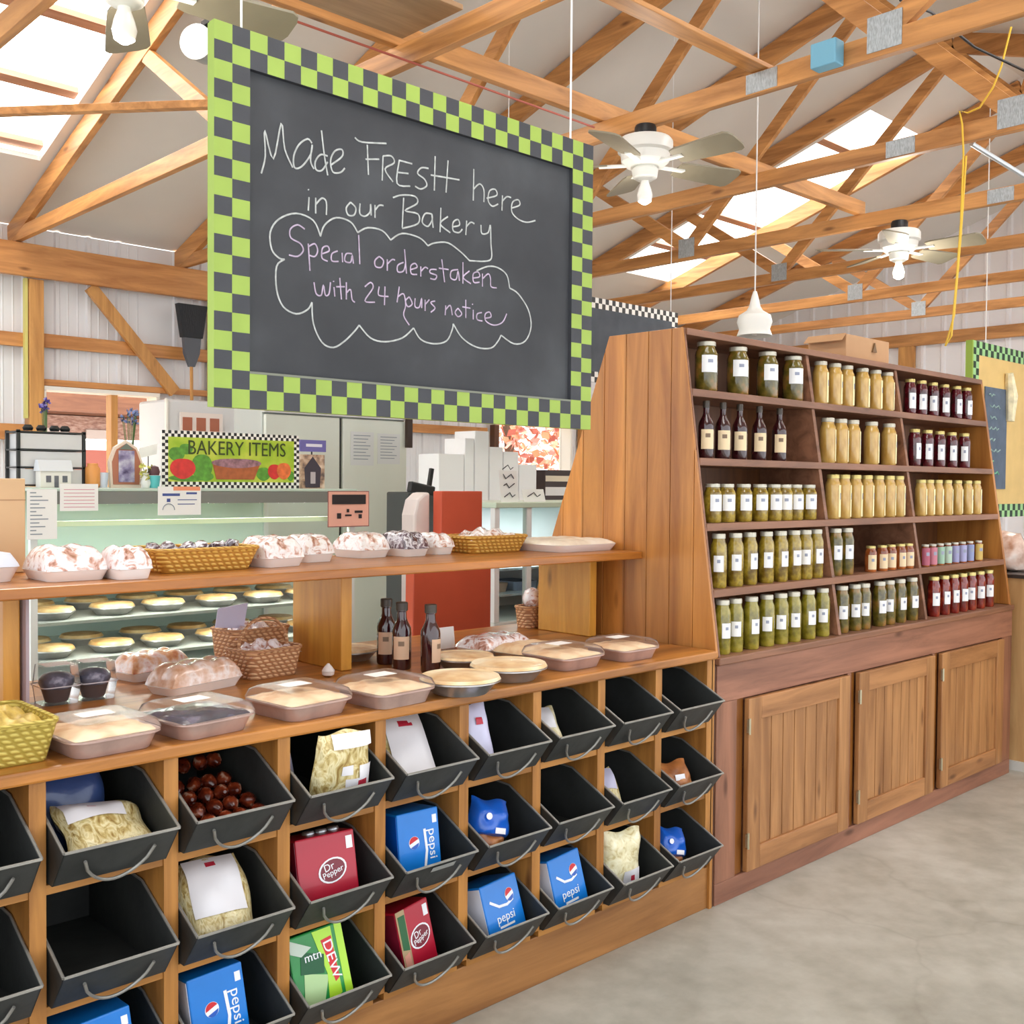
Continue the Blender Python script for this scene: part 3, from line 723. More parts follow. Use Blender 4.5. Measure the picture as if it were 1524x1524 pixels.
o = MB().box(-.118, .118, .0, .33, 0, .012).build('sweets_layer', swe, org=(0, 0, 0)); o.location = (binx(2), 0.002, bz(0) - .0005); tag(o, 'layer of brown wrapped sweets covering the bin bottom', 'sweets', kind='stuff')
bag('noodle_bag', 'tall clear noodle bag standing upright above the bin rim and counter edge', 'food bag', G_bag, (binx(3) + .014, -.055, bz(0) + .02), .155, .211, .055, noodle, (R(9), 0, R(-8)), [('white_label', (.5, .97, .08, .45), lab_white), ('red_emblem', (.72, .9, .25, .42), red_mark), ('round_label', (.42, .62, .5, .62), lab_white), ('side_label', (.74, .98, .42, .60), lab_white), ('top_flap', (.25, .95, .84, .99), lab_white)], 3, top=.15)
bpy.data.objects['noodle_bag.001'].location.y -= .012
bag('white_bag', 'bluish white bag behind the tall upright noodle bag', 'food bag', G_bag, (binx(3) - .07, .09, bz(0) + .006), .09, .18, .03, lab_lilac, (R(-10), 0, R(40)), [], 4)
bag('noodle_bag', 'noodle bag lying back under a long white label, next to the tall bag', 'food bag', G_bag, (binx(4) - .03, -.028, bz(0) + .03), .17, .24, .06, noodle, (R(-42), R(0), R(-14)), [('white_label', (.25, .97, .12, .97), lab_white), ('red_emblem', (.5, .75, .72, .8), red_mark)], 5)
bag('lilac_bag', 'slim lilac labelled bag standing against the divider, top row', 'food bag', G_bag, (binx(5) - .075, -.015, bz(0) + .018), .09, .205, .05, lab_lilac, (R(-18), 0, R(-12)), [('red_emblem', (.4, .65, .68, .78), red_mark)], 6)
bag('noodle_bag', 'small pale noodle bag slumped in a scuffed metal bin, top row', 'food bag', G_bag, (binx(6) - .07, -.04, bz(0) + .03), .10, .17, .05, pale_noodle, (R(-46), R(0), R(-24)), [('white_label', (.1, .8, .45, .95), lab_white)], 7)
bag('noodle_bag', 'white labelled noodle bag in the middle row above the upright blue carton', 'food bag', G_bag, (binx(2) - .015, -.045, bz(1) + .04), .17, .21, .08, noodle, (R(-38), 0, R(-8)), [('white_label', (.12, .86, .28, .97), lab_white), ('red_emblem', (.42, .56, .84, .9), red_mark)], 8)
bag('noodle_bag', 'thin noodle bag with lilac label at the bin side, middle row', 'food bag', G_bag, (binx(7) - .075, -.03, bz(1) + .03), .10, .18, .05, noodle, (R(-42), 0, R(-24)), [('lilac_label', (.1, .9, .5, .95), lab_lilac)], 9)
bag('noodle_bag', 'tall bag of pale noodles standing in the bottom row', 'food bag', G_bag, (binx(7) - .03, -.05, bz(2) + .02), .155, .215, .07, pale_noodle, (R(5), 0, R(-12)), [('white_label', (.45, .92, .06, .42), lab_white), ('red_emblem', (.65, .75, .25, .33), red_mark)], 10, top=.15)
def breadbag(loc, rot, label, sc=1.0):
    o = empty('bread_bag', (0, 0, 0), label, 'bread bag', G_bag)
    mb = MB(); pillow(mb, .14, .12, .12, seed=5, top=.5); mb.build('loaf_end', loafm, o, smooth=True)
    mb = MB(); pillow(mb, .155, .135, .135, seed=6, top=.35)
    for i in range(len(mb.v)): mb.v[i] = Vector((mb.v[i].x, mb.v[i].y, mb.v[i].z + .055))
    mb.build('blue_wrapper', pretz, o, smooth=True)
    MB().lathe([(.012, 0), (.011, .003)], (-.03, -.072, .13), 14, ax='Y').build('white_emblem', lab_white, o)
    MB().box(0, .04, -.073, -.071, .075, .095).build('white_label', lab_white, o)
    o.scale = (sc, sc, sc); settle(o, loc, rot)
    return o
breadbag((binx(5) - .05, -.01, bz(1) + .03), (R(-14), R(14), R(-16)), 'blue pretzel bag with brown end showing, middle row bin', .82)
breadbag((binx(8) - .06, .0, bz(2) + .025), (R(-14), R(12), R(-20)), 'blue and brown bread bag in the bottom corner bin by the jar cabinet', .75)
o = empty('loaf_bag', (0, 0, 0), 'round brown loaf in a clear bag in the middle corner bin', 'bread bag', G_bag)
mb = MB(); pillow(mb, .15, .12, .11, seed=12, top=.5); mb.build('loaf', loafm, o, smooth=True)
MB().box(-.02, .02, -.058, -.0565, .05, .07).build('white_label', lab_white, o)
settle(o, (binx(8) - .03, -.005, bz(1) + .02), (R(-20), 0, R(-15)))
# soda cartons with their marks
blue = plain('carton_blue', rgb(6, 122, 214), .35, coat=.3, var=.06, vs=9); blue2 = plain('carton_blue_deep', rgb(8, 84, 186), .35, coat=.3)
dred = plain('carton_red', rgb(176, 16, 46), .35, coat=.3); maroon = plain('carton_maroon', rgb(120, 20, 42), .4, coat=.2)
green = plain('carton_green', rgb(26, 140, 62), .35, coat=.3, var=.2, vs=9); lime = plain('carton_lime', rgb(172, 220, 50), .35, coat=.3); dgreen = plain('carton_dark_green', rgb(10, 84, 46), .4)
white_ink = plain('white_ink', rgb(240, 242, 246), .4); hot = plain('mark_red', rgb(206, 34, 44), .4); silver = plain('can_silver', rgb(190, 194, 198), .3, .8)
def carton(label, loc, rot, w, d, h, front, side, deco):
    o = empty('soda_carton', (0, 0, 0), label, 'soda carton', 'soda cartons in the bins')
    MB().box(-w / 2, w / 2, -d / 2, d / 2, 0, h, 0).build('box_body', front, o, bevel=.004)
    if side: MB().box(-w / 2 - .0015, -w / 2 - .0005, -d / 2 + .004, d / 2 - .004, .006, h - .006).build('side_panel', side, o)
    deco(o, w, d, h)
    settle(o, loc, rot)
    return o
def disc(o, nm, x, y, z, r, m, sx=1.0, a0=0, a1=2 * PI, tilt=0.0):
    mb = MB(); n = 20; pts = []
    for k in range(n + 1):
        a = a0 + (a1 - a0) * k / n; px_, pz = r * sx * math.cos(a), r * math.sin(a)
        pts.append((x + px_ * math.cos(tilt) - pz * math.sin(tilt), y, z + px_ * math.sin(tilt) + pz * math.cos(tilt)))
    if abs(a1 - a0 - 2 * PI) < 1e-6: pts = pts[:-1]
    mb.prism(pts, (0, -.0007, 0)); return mb.build(nm, m, o)
def globe(o, x, z, r, y, tilt=.35):
    disc(o, 'emblem_disc', x, y - .001, z, r, white_ink)
    disc(o, 'emblem_red', x, y - .0018, z + r * .06, r * .9, hot, a0=.15, a1=PI - .15, tilt=tilt)
    disc(o, 'emblem_blue', x, y - .0018, z - r * .12, r * .86, blue2, a0=PI + .35, a1=2 * PI - .35, tilt=tilt)
def pep(kind):
    def f(o, w, d, h):
        y = -d / 2
        if kind == 'tall':
            globe(o, -.018, h * .55, .017, y)
            MB().tube([(.012, y - .001, h * .12), (.022, y - .001, h * .4), (.018, y - .001, h * .72)], .004, 6, flat=Vector((0, 1, 0))).build('white_swoosh', white_ink, o)
            text('pepsi', 'lettering', white_ink, o, (.042, y - .0012, h * .48), .036, (PI / 2, PI / 2, 0), xs=1.1)
            MB().box(w / 2 - .022, w / 2 - .008, y - .001, y - .0003, h * .78, h * .9).build('corner_mark', white_ink, o)
        else:
            globe(o, w * .2, h * .66, .019, y)
            MB().tube([(-w * .34, y - .001, h * .66), (-w * .12, y - .001, h * .52), (w * .1, y - .001, h * .50), (w * .28, y - .001, h * .56)], .004, 6, flat=Vector((0, 1, 0))).build('white_swoosh', white_ink, o)
            text('pepsi', 'lettering', white_ink, o, (0.0, y - .0012, h * .30), .036, xs=1.1)
            MB().box(-w * .2, w * .2, y - .001, y - .0003, h * .12, h * .16).build('white_line', white_ink, o)
    return f
def drp(o, w, d, h):
    y = -d / 2
    disc(o, 'oval', .012, y - .001, h * .48, .030, white_ink, sx=1.35, tilt=.25)
    disc(o, 'oval_inner', .012, y - .0018, h * .48, .026, maroon, sx=1.35, tilt=.25)
    text('Dr', 'lettering', white_ink, o, (.002, y - .0026, h * .53), .026, (PI / 2, -.25, 0)); text('Pepper', 'lettering', white_ink, o, (.012, y - .0026, h * .45), .021, (PI / 2, -.25, 0))
    MB().box(w / 2 - .026, w / 2 - .008, y - .001, y - .0003, h * .74, h * .92).build('corner_mark', white_ink, o)
def dew(o, w, d, h):
    y = -d / 2
    MB().box(w / 2 - .02, w / 2, y - .0012, y - .0002, 0, h).build('lime_edge', lime, o)
    MB().prism([(-w * .4, y - .001, .004), (-w * .05, y - .001, .004), (w * .12, y - .001, h * .38), (-w * .3, y - .001, h * .5)], (0, -.0006, 0)).build('pale_patch', plain('dew_pale', rgb(176, 208, 150), .4), o)
    MB().prism([(-w * .36, y - .0012, h * .5), (w * .05, y - .0012, h * .42), (w * .1, y - .0012, h * .66), (-w * .3, y - .0012, h * .78)], (0, -.0006, 0)).build('dark_patch', dgreen, o)
    MB().prism([(-w * .48, y - .0013, h * .98), (-w * .1, y - .0013, h * .8), (-w * .3, y - .0013, h * .72), (-w * .48, y - .0013, h * .8)], (0, -.0006, 0)).build('silver_patch', plain('dew_silver', rgb(190, 204, 190), .4), o)
    MB().prism([(-w * .05, y - .0011, h * .98), (w * .3, y - .0011, h * .98), (w * .3, y - .0011, h * .1), (w * .05, y - .0011, 0), (w * .1, y - .0011, h * .4)], (0, -.0006, 0)).build('lime_patch', lime, o)
    MB().prism([(w * .08, y - .0014, h * .84), (w * .28, y - .0014, h * .86), (w * .30, y - .0014, h * .3), (w * .22, y - .0014, h * .26)], (0, -.0006, 0)).build('red_panel', hot, o)
    text('DEW', 'lettering', white_ink, o, (w * .22, y - .0024, h * .56), .036, (PI / 2, PI / 2 - .12, 0), xs=1.2)
    text('mtn', 'lettering', white_ink, o, (-w * .1, y - .0024, h * .68), .03, (PI / 2, 0, 0))
def drp_strip(o, w, d, h):
    drp(o, w, d, h); y = -d / 2
    MB().box(-w / 2, -w * .24, y - .0012, y - .0002, 0, h).build('tan_strip', plain('strip_tan', rgb(176, 150, 112), .5), o)
    MB().prism([(-w * .46, y - .0014, h * .4), (-w * .27, y - .0014, h * .36), (-w * .26, y - .0014, h * .92), (-w * .46, y - .0014, h * .92)], (0, -.0006, 0)).build('green_patch', plain('strip_green', rgb(40, 96, 56), .5), o)
    MB().prism([(-w * .46, y - .0014, .01), (-w * .27, y - .0014, .01), (-w * .3, y - .0014, h * .34), (-w * .46, y - .0014, h * .3)], (0, -.0006, 0)).build('pink_patch', plain('strip_pink', rgb(214, 150, 130), .5), o)
CR = plain('carton_white', rgb(222, 222, 234), .4)
carton('opened red soda carton in the middle row, cans showing at the top', (binx(3) - .012, .005, bz(1) + .03), (R(-13), 0, R(-6)), .165, .125, .172, dred, maroon, drp)
carton('tall blue soda carton standing in the taped bin of the middle row', (binx(4) - .01, .005, bz(1) + .025), (R(-8), 0, R(-4)), .135, .125, .182, blue, blue2, pep('tall'))
carton('green soda carton in the bottom row', (binx(3) - .03, .012, bz(2) + .03), (R(-15), R(-5), R(-6)), .15, .125, .185, green, dgreen, dew)
carton('red soda carton in the bottom row beside the green one', (binx(4) - .02, .012, bz(2) + .03), (R(-13), R(-3), R(10)), .13, .125, .168, dred, maroon, drp_strip)
carton('blue soda carton lying wide in the bottom row below the pretzel bag', (binx(5) + .005, .012, bz(2) + .035), (R(-18), R(0), R(8)), .165, .13, .15, blue, CR, pep('wide'))
carton('blue soda carton in the bottom row below the empty middle bin', (binx(6) - .005, .012, bz(2) + .03), (R(-14), R(-3), R(4)), .15, .13, .165, blue, CR, pep('wide'))
carton('blue soda carton upright in the bottom row near the end, tall emblem showing', (binx(2) - .02, .0, bz(2) + .028), (R(-10), R(-4), R(-4)), .135, .125, .18, blue, CR, pep('tall'))
carton('blue soda carton in the end of the bottom row, only its top in view', (binx(1) - .01, .03, bz(2) + .02), (R(-8), R(-5), R(-4)), .15, .13, .17, blue, CR, pep('tall'))
for k, dx in enumerate((-.035, .0, .035)):
    o = MB().lathe([(.0165, 0), (.0165, .004), (.014, .008)], (0, 0, 0), 16).build('can_top', silver, bpy.data.objects['soda_carton'], smooth=True)
    o.location = (.02 + dx, .0, .1725)

# ================================================================== JAR CABINET AND SHELVES
W_side = wood('plank_side_wood', rgb(208, 140, 66), rgb(154, 90, 34), 'Z', plank=(1, .1095), grain=.8, rough=.4, gloss=.15)
W_shelf = wood('jar_shelf_wood', rgb(148, 102, 76), rgb(100, 65, 46), 'X')
W_jback = wood('jar_back_shade_wood', rgb(120, 74, 38), rgb(82, 47, 23), 'Z', plank=(0, .14))  # wood darkened to deepen the shade behind the jars
W_cabX = wood('cabinet_wood', rgb(164, 112, 88), rgb(112, 72, 56), 'X')
W_cabZ = wood('cabinet_stile_wood', rgb(164, 112, 86), rgb(112, 72, 54), 'Z')
W_door = wood('cabinet_door_wood', rgb(186, 134, 84), rgb(130, 84, 46), 'Z')
W_doorX = wood('cabinet_rail_wood', rgb(184, 130, 82), rgb(130, 84, 46), 'X')
W_gap = wood('cabinet_gap_wood', rgb(150, 92, 32), rgb(112, 64, 18), 'Z', knots=False)
XL, XR = .004, 2.665
cab = empty('base_cabinet', (1.33, .5, 0), 'long low brown cabinet with three beadboard doors under the jar shelves', 'cabinet')
MB().box(XL, XR, -.012, .99, .872, .90).build('cabinet_top', W_shelf, cab, bevel=.005)
mb = MB(); mb.box(XL, XR, .0, .02, .735, .871)
mb.build('top_rail', W_cabX, cab, bevel=.002)
MB().box(XL, XR, .0, .02, .0, .078).build('bottom_rail', W_cabX, cab, bevel=.002)
DOORS = [(.185, .93), (1.01, 1.725), (1.80, 2.53)]
st = [XL] + [a for d in DOORS for a in d] + [XR]
for a, b in ((XL, .13), (.935, .965), (1.73, 1.755), (2.535, XR)): MB().box(a, b, .0, .02, .0785, .7345).build('stile', W_cabZ, cab, bevel=.002)
for a, b in ((.1305, .1845), (.9655, 1.0095), (1.7555, 1.7995)): MB().box(a, b, .012, .02, .0785, .7345).build('recess_strip', W_gap, cab)
MB().box(XL + .001, XR - .001, .021, .98, 0.0, .871).build('carcass', W_cabZ, cab)
brass = plain('hinge_brass', rgb(196, 188, 160), .3, .8)
for k, (a, b) in enumerate(DOORS):
    z0, z1 = .083, .730; w = .085
    d = MB().box(a + w, b - w, .004, .0055, z0 + .085, z1 - .085).build('door', wood('groove_wood', rgb(110, 66, 38), rgb(80, 46, 26), 'Z'), cab)
    for q in (a, b - w): MB().box(q, q + w, -.016, .006, z0, z1).build('door_stile', W_door, d, bevel=.003)
    for q in (z1 - .085, z0): MB().box(a + w, b - w, -.015, .006, q, q + .085).build('door_rail', W_doorX, d, bevel=.003)
    n = 7 if k < 2 else 6
    p = MB(); bw = (b - a - 2 * w) / n
    for i in range(n):
        xa = a + w + i * bw
        p.box(xa + .0025, xa + bw - .0025, -.006, .004, z0 + .085, z1 - .085)
    p.build('beadboard_panel', W_door, d, bevel=.002)
    for z in (z1 - .10, z0 + .12):
        h = MB().box(a - .008, a + .003, -.021, -.012, z - .025, z + .025); h.lathe([(.0045, -.03), (.0045, .03)], (a - .003, -.022, z), 8)
        h.build('hinge', brass, d)
MB().box(-.010, .002, .005, .9, 0, .872).build('gap_shade_strip', wood('gap_shade_wood', rgb(92, 56, 34), rgb(60, 36, 22), 'Z'), cab)  # dark strip painted in for the shade of the gap beside the cabinet

unit = empty('jar_shelf_unit', (1.33, .45, .9), 'tall wooden shelf unit full of jars with a sloping plank side', 'shelf unit')
def yf(z): return .004 + .145 * (z - .90)
ZT = 2.10
side = [(XL + .001, yf(.902), .902), (XL + .001, yf(ZT), ZT), (XL + .001, .53, ZT), (XL + .001, .985, .902)]
def side_top(y):
    return min(ZT, .902 + (y - yf(.902)) / .145, .902 + (.985 - y) / (.985 - .53) * (ZT - .902))
mb = MB(); y0_ = yf(.902); bw = .1095
for k in range(9):
    a, b = y0_ + k * bw + .0012, y0_ + (k + 1) * bw - .0012
    if b > .985: b = .984
    ks = [a] + [q for q in (yf(ZT), .53) if a < q < b] + [b]
    mb.prism([(XL + .001, a, .902)] + [(XL + .001, q, max(.9025, side_top(q))) for q in ks] + [(XL + .001, b, .902)], (.012, 0, 0))
mb.build('plank_side', W_side, unit, bevel=.0015)
MB().prism([(XL + .0135, a[1], a[2]) for a in side], (.0095, 0, 0)).build('side_panel', W_shelf, unit)
MB().prism([(XR - .03, a[1], a[2]) for a in side], (.022, 0, 0)).build('side_panel', W_side, unit, bevel=.002)
ZS = [1.14, 1.38, 1.62, 1.875]
for z in ZS: MB().box(XL + .024, XR - .031, yf(z) - .004, .40, z - .028, z).build('shelf_board', W_shelf, unit, bevel=.002)
MB().box(XL + .024, XR - .031, yf(2.07) - .004, .53, 2.075, 2.10).build('top_board', W_shelf, unit, bevel=.002)
MB().box(XL + .024, XR - .031, .401, .415, .902, 2.074).build('back_panel', W_jback, unit)
DV = (.88, 1.675)
zz = [.901] + ZS + [2.103]
for x in DV:
    for a, b in zip(zz[:-1], zz[1:]):
        MB().prism([(x - .011, yf(a) + .004, a + .0005), (x - .011, yf(b) + .004, b - .0285), (x - .011, .40, b - .0285), (x - .011, .40, a + .0005)], (.022, 0, 0)).build('divider', W_shelf, unit)
# ------------------------------------------------------------------ jars and bottles
lidw = plain('lid_white', rgb(196, 192, 176), .35, .3); lidg = plain('lid_gold', rgb(206, 190, 120), .35, .5); lidd = plain('lid_dark', rgb(60, 52, 44), .4)
paper = plain('paper_label', rgb(240, 240, 240), .55); cream = plain('cream_label', rgb(232, 208, 168), .55); tallc = plain('pale_label', rgb(238, 226, 170), .5)
pic = {
 'green': blend('pickle_green', [(.3, rgb(88, 80, 18)), (.5, rgb(140, 128, 36)), (.7, rgb(172, 156, 66))], 22, rough=.12, coat=.8),
 'olive': blend('pickle_olive', [(.3, rgb(54, 48, 16)), (.5, rgb(104, 92, 32)), (.66, rgb(150, 108, 48)), (.8, rgb(100, 98, 52))], 20, rough=.12, coat=.8),
 'mixed': blend('pickle_mixed', [(.28, rgb(78, 48, 16)), (.42, rgb(124, 100, 28)), (.58, rgb(174, 148, 50)), (.74, rgb(98, 90, 36))], 24, rough=.12, coat=.8),
 'kraut': blend('jar_yellow', [(.3, rgb(176, 132, 58)), (.5, rgb(206, 168, 90)), (.7, rgb(226, 198, 126))], 18, rough=.12, coat=.8, stretch=(1, 1, .4)),
 'beet': blend('jar_beet', [(.3, rgb(44, 6, 14)), (.6, rgb(92, 16, 30))], 14, rough=.1, coat=.9),
 'salsa': blend('jar_salsa', [(.3, rgb(78, 12, 10)), (.5, rgb(122, 26, 18)), (.7, rgb(164, 66, 36))], 26, rough=.12, coat=.8),
 'amber': blend('jar_amber', [(.3, rgb(120, 52, 20)), (.6, rgb(186, 106, 50))], 16, rough=.12, coat=.8),
 'wine': plain('bottle_wine', rgb(50, 14, 20), .08, coat=.9),
}
neckm = plain('jar_glass_neck', rgb(120, 110, 80), .1, coat=.8)
def make_jar(kind, r, h, lid, labm, lab=(.30, .62), ang=1.0, square=False):
    o = MB().lathe([(r * .9, 0), (r, .006), (r, h * .74), (r * .93, h * .80), (r * .78, h * .86), (r * .76, h * .915)], (0, 0, 0), 20).build('glass_jar', pic[kind], smooth=True)
    tag(o, None, 'jar')
    MB().lathe([(r * .78, h * .91), (r * .81, h * .915), (r * .81, h * .988), (r * .76, h)], (0, 0, 0), 20).build('lid', lid, o, smooth=True)
    if labm is not None:
        mb = MB(); n = 8
        mb.sheet(lambda u, v: ((r + .0012) * math.sin((u - .5) * ang), -(r + .0012) * math.cos((u - .5) * ang), h * (lab[0] + (lab[1] - lab[0]) * v)), n, 2)
        l = mb.build('paper_label', labm, o, smooth=True)
        mb = MB(); mb.sheet(lambda u, v: ((r + .002) * math.sin((u - .5) * ang * .3), -(r + .002) * math.cos((u - .5) * ang * .3), h * (lab[0] + (lab[1] - lab[0]) * (.55 + .2 * v))), 4, 1)
        mb.build('label_print', plain('label_print', rgb(150, 156, 176), .6), l, smooth=True)
    return o
def make_bottle(r, h, labm, nm='glass_bottle', lidmat=None, prof=((.9, 0), (1, .006), (1, .56), (.9, .63), (.5, .74), (.4, .78), (.38, .93))):
    o = MB().lathe([(r * a, b * h if b > .01 else b) for a, b in prof], (0, 0, 0), 20).build(nm, pic['wine'], smooth=True)
    tag(o, None, 'bottle')
    rc_ = r * prof[-1][0] * 1.12
    MB().lathe([(rc_, h * .88), (rc_, h * .99), (rc_ * .9, h)], (0, 0, 0), 16).build('cap', lidmat or lidd, o, smooth=True)
    mb = MB(); a = 1.7
    mb.sheet(lambda u, v: ((r + .001) * math.sin((u - .5) * a), -(r + .001) * math.cos((u - .5) * a), h * (.16 + .34 * v)), 8, 2)
    l = mb.build('cream_label', labm, o, smooth=True)
    mb = MB(); mb.sheet(lambda u, v: ((r + .0016) * math.sin((u - .5) * .6), -(r + .0016) * math.cos((u - .5) * .6), h * (.36 + .07 * v)), 4, 1)
    mb.build('label_print', plain('label_print2', rgb(126, 104, 84), .6), l, smooth=True)
    return o
rj = random.Random(21)
SH = {1: 'top', 2: 'second', 3: 'third', 4: 'fourth', 5: 'bottom'}
def row(shelf, base, xs, proto, r, what, bay, grp, dy=.012, labangle=-.62, jit=.3):
    n = len(xs)
    for k, x in enumerate(xs):
        o = proto if k == 0 else copy_tree(proto)
        y = yf(base) + r + dy + rj.uniform(0, .006)
        o.location = (ony(x, 700, y).x, y, base + .0006)
        o.rotation_euler = (0, 0, labangle + rj.uniform(-jit, jit))
        o['label'] = '%s, %s from plank side, %s bay, %s shelf' % (what, ORD[k], bay, SH[shelf])
        o['group'] = grp
B1, B2, B3 = 'first', 'middle', 'far'
row(1, 1.875, (1049, 1096, 1140, 1178), make_jar('olive', .044, .19, lidw, paper, (.38, .72), 1.5), .044, 'big dark pickle jar with white label', B1, 'jars on the top shelf', jit=.15)
row(1, 1.875, (1219, 1240, 1258, 1281, 1300, 1318), make_jar('kraut', .034, .185, lidw, tallc, (.04, .74), .7), .034, 'tall yellow jar with narrow pale label', B2, 'jars on the top shelf', labangle=.25, jit=.1)
row(1, 1.875, (1352, 1369, 1386, 1403, 1421, 1436), make_jar('beet', .030, .17, lidg, paper, (.16, .6), 1.2), .030, 'dark red jar with white label', B3, 'jars on the top shelf', jit=.4)
row(2, 1.62, (1050, 1075, 1100, 1129, 1159), make_bottle(.030, .215, cream), .030, 'dark wine coloured bottle with cream label', B1, 'bottles on the second shelf', labangle=-.7, jit=.1)
row(2, 1.62, (1231, 1250, 1268, 1296, 1322), make_jar('kraut', .035, .195, lidw, tallc, (.04, .74), .7), .035, 'tall yellow jar with pale side label', B2, 'jars on the second shelf', labangle=.3, jit=.1)
row(2, 1.62, (1360, 1379, 1397, 1415, 1434), make_jar('beet', .031, .18, lidg, paper, (.2, .62), 1.1), .031, 'dark red jar of beets with white label', B3, 'jars on the second shelf', jit=.5)
row(3, 1.38, (1061, 1082, 1107, 1131, 1152, 1168, 1184, 1204), make_jar('mixed', .034, .145, lidw, paper, (.3, .72), 1.5), .034, 'short pickle jar with large white label', B1, 'jars on the third shelf', jit=.2)
row(3, 1.38, (1240, 1256, 1273, 1290, 1307, 1323, 1337), make_jar('kraut', .033, .19, lidg, tallc, (.04, .76), .7), .033, 'tall pale yellow jar with yellow label', B2, 'jars on the third shelf', labangle=.2, jit=.12)
row(3, 1.38, (1371, 1383, 1396, 1410, 1425, 1440, 1453), make_jar('kraut', .029, .175, lidg, tallc, (.04, .74), .8), .029, 'slim yellow jar with pale label', B3, 'jars on the third shelf', labangle=.2, jit=.12)
row(4, 1.14, (1071, 1096, 1117, 1142, 1163, 1183, 1200, 1216), make_jar('mixed', .031, .20, lidw, paper, (.3, .6), 1.2), .031, 'tall mixed pickle jar with white label', B1, 'jars on the fourth shelf', jit=.45)
row(4, 1.14, (1245, 1262), make_jar('olive', .031, .20, lidw, paper, (.34, .64), 1.2), .031, 'tall olive pickle jar with white label', B2, 'jars on the fourth shelf', jit=.2)
row(4, 1.14, (1298, 1315, 1328, 1342, 1354), make_jar('amber', .026, .115, lidg, cream, (.1, .66), 1.5), .026, 'small amber jar with cream label', 'middle', 'small jars on the fourth shelf', jit=.2)
for k, (x, c, nm) in enumerate(((1377, rgb(176, 90, 110), 'rose'), (1388, rgb(196, 120, 136), 'pink'), (1399, rgb(150, 184, 160), 'mint'), (1410, rgb(176, 200, 180), 'pale green'), (1421, rgb(150, 150, 190), 'lilac'), (1432, rgb(166, 166, 206), 'lavender'), (1443, rgb(140, 150, 190), 'blue grey'), (1456, rgb(206, 176, 96), 'yellow'))):
    j = make_jar('amber', .021, .105, lidw, plain('jelly_label_%d' % k, c, .5), (.06, .84), 2.6)
    y = yf(1.14) + .034
    j.location = (ony(x, 820, y).x, y, 1.1406); j.rotation_euler = (0, 0, -.5)
    tag(j, 'small jelly jar with %s label on the fourth shelf, far bay' % nm, 'jar', 'jelly jars on the fourth shelf')
row(5, .90, (1078, 1097, 1121, 1144, 1165, 1184, 1206, 1227), make_jar('green', .031, .198, lidw, paper, (.3, .58), 1.2), .031, 'green pickle jar with white label', B1, 'jars on the bottom shelf', jit=.35)
row(5, .90, (1256, 1275, 1289, 1312, 1326, 1342, 1360), make_jar('olive', .031, .198, lidw, paper, (.3, .58), 1.2), .031, 'dark green pickle jar with white label', B2, 'jars on the bottom shelf', jit=.4)
row(5, .90, (1393, 1408, 1422, 1435, 1448, 1461, 1474), make_jar('salsa', .030, .19, lidg, paper, (.28, .6), 1.2), .030, 'red salsa jar with white label', B3, 'jars on the bottom shelf', jit=.4)
# cardboard box on top of the shelf unit
cardb = plain('cardboard', rgb(190, 148, 108), .75, var=.06, vs=5)
p0 = ony(1243, 500, .36)
t = empty('cardboard_box', (1.6, .36, 2.1005), 'small brown cardboard box on top of the jar shelf unit', 'box')
MB().prism([(1.42, .30, 2.1005), (1.84, .30, 2.1005), (1.84, .30, 2.235), (1.42, .30, 2.235)], (0, .2, 0)).build('body', cardb, t, bevel=.003)
MB().prism([(1.38, .30, 2.20), (1.42, .30, 2.235), (1.42, .5, 2.235), (1.38, .5, 2.20)], (0, 0, .003)).build('flap', cardb, t)
MB().prism([(1.66, .29, 2.17), (1.70, .29, 2.17), (1.68, .29, 2.215)], (0, .008, 0)).build('tape', plain('tape_brown', rgb(120, 92, 60), .5), t)

# ================================================================== BIG CHALKBOARD
limep = plain('paint_lime', rgb(150, 176, 76), .55, var=.05, vs=12); darkp = plain('paint_charcoal', rgb(58, 60, 66), .6, var=.1, vs=12)
slate = blend('slate', [(.3, rgb(48, 50, 54)), (.5, rgb(57, 59, 63)), (.72, rgb(72, 75, 79))], 3.2, detail=8, rough=.75)
chalk = plain('chalk_white', rgb(176, 180, 178), .9, var=.25, vs=60); chalkp = plain('chalk_lilac', rgb(178, 162, 184), .9, var=.25, vs=60)
YC = .20
tl, bl, tr, br = ony(322, 29, YC), ony(315, 607, YC), ony(880, 216, YC), ony(882, 638, YC)
X_a, X_b, Z_a, Z_b = (tl.x + bl.x) / 2, (tr.x + br.x) / 2, (bl.z + br.z) / 2, (tl.z + tr.z) / 2
bd = empty('chalkboard', ((X_a + X_b) / 2, YC, Z_a), 'large hanging chalkboard with lime and charcoal checkered frame', 'chalkboard')
def checker(mb, xa, xb, za, zb, nx, nz, w, y, th, par=0, wz=None):
    wz = wz or w
    for i in range(nx):
        for j in range(nz):
            if w <= i < nx - w and wz <= j < nz - wz: continue
            x0, x1 = xa + (xb - xa) * i / nx, xa + (xb - xa) * (i + 1) / nx
            z1, z0 = zb - (zb - za) * j / nz, zb - (zb - za) * (j + 1) / nz
            mb.add([(x0, y, z0), (x1, y, z0), (x1, y, z1), (x0, y, z1)], [(0, 1, 2, 3)], (i + j + par) % 2)
cw, chh = (X_b - X_a) / 28, (Z_b - Z_a) / 20
mb = MB(); checker(mb, X_a, X_b, Z_a, Z_b, 28, 20, 2, YC, .03)
xi0, xi1, zi0, zi1 = X_a + 2 * cw, X_b - 2 * cw, Z_a + 2 * chh, Z_b - 2 * chh
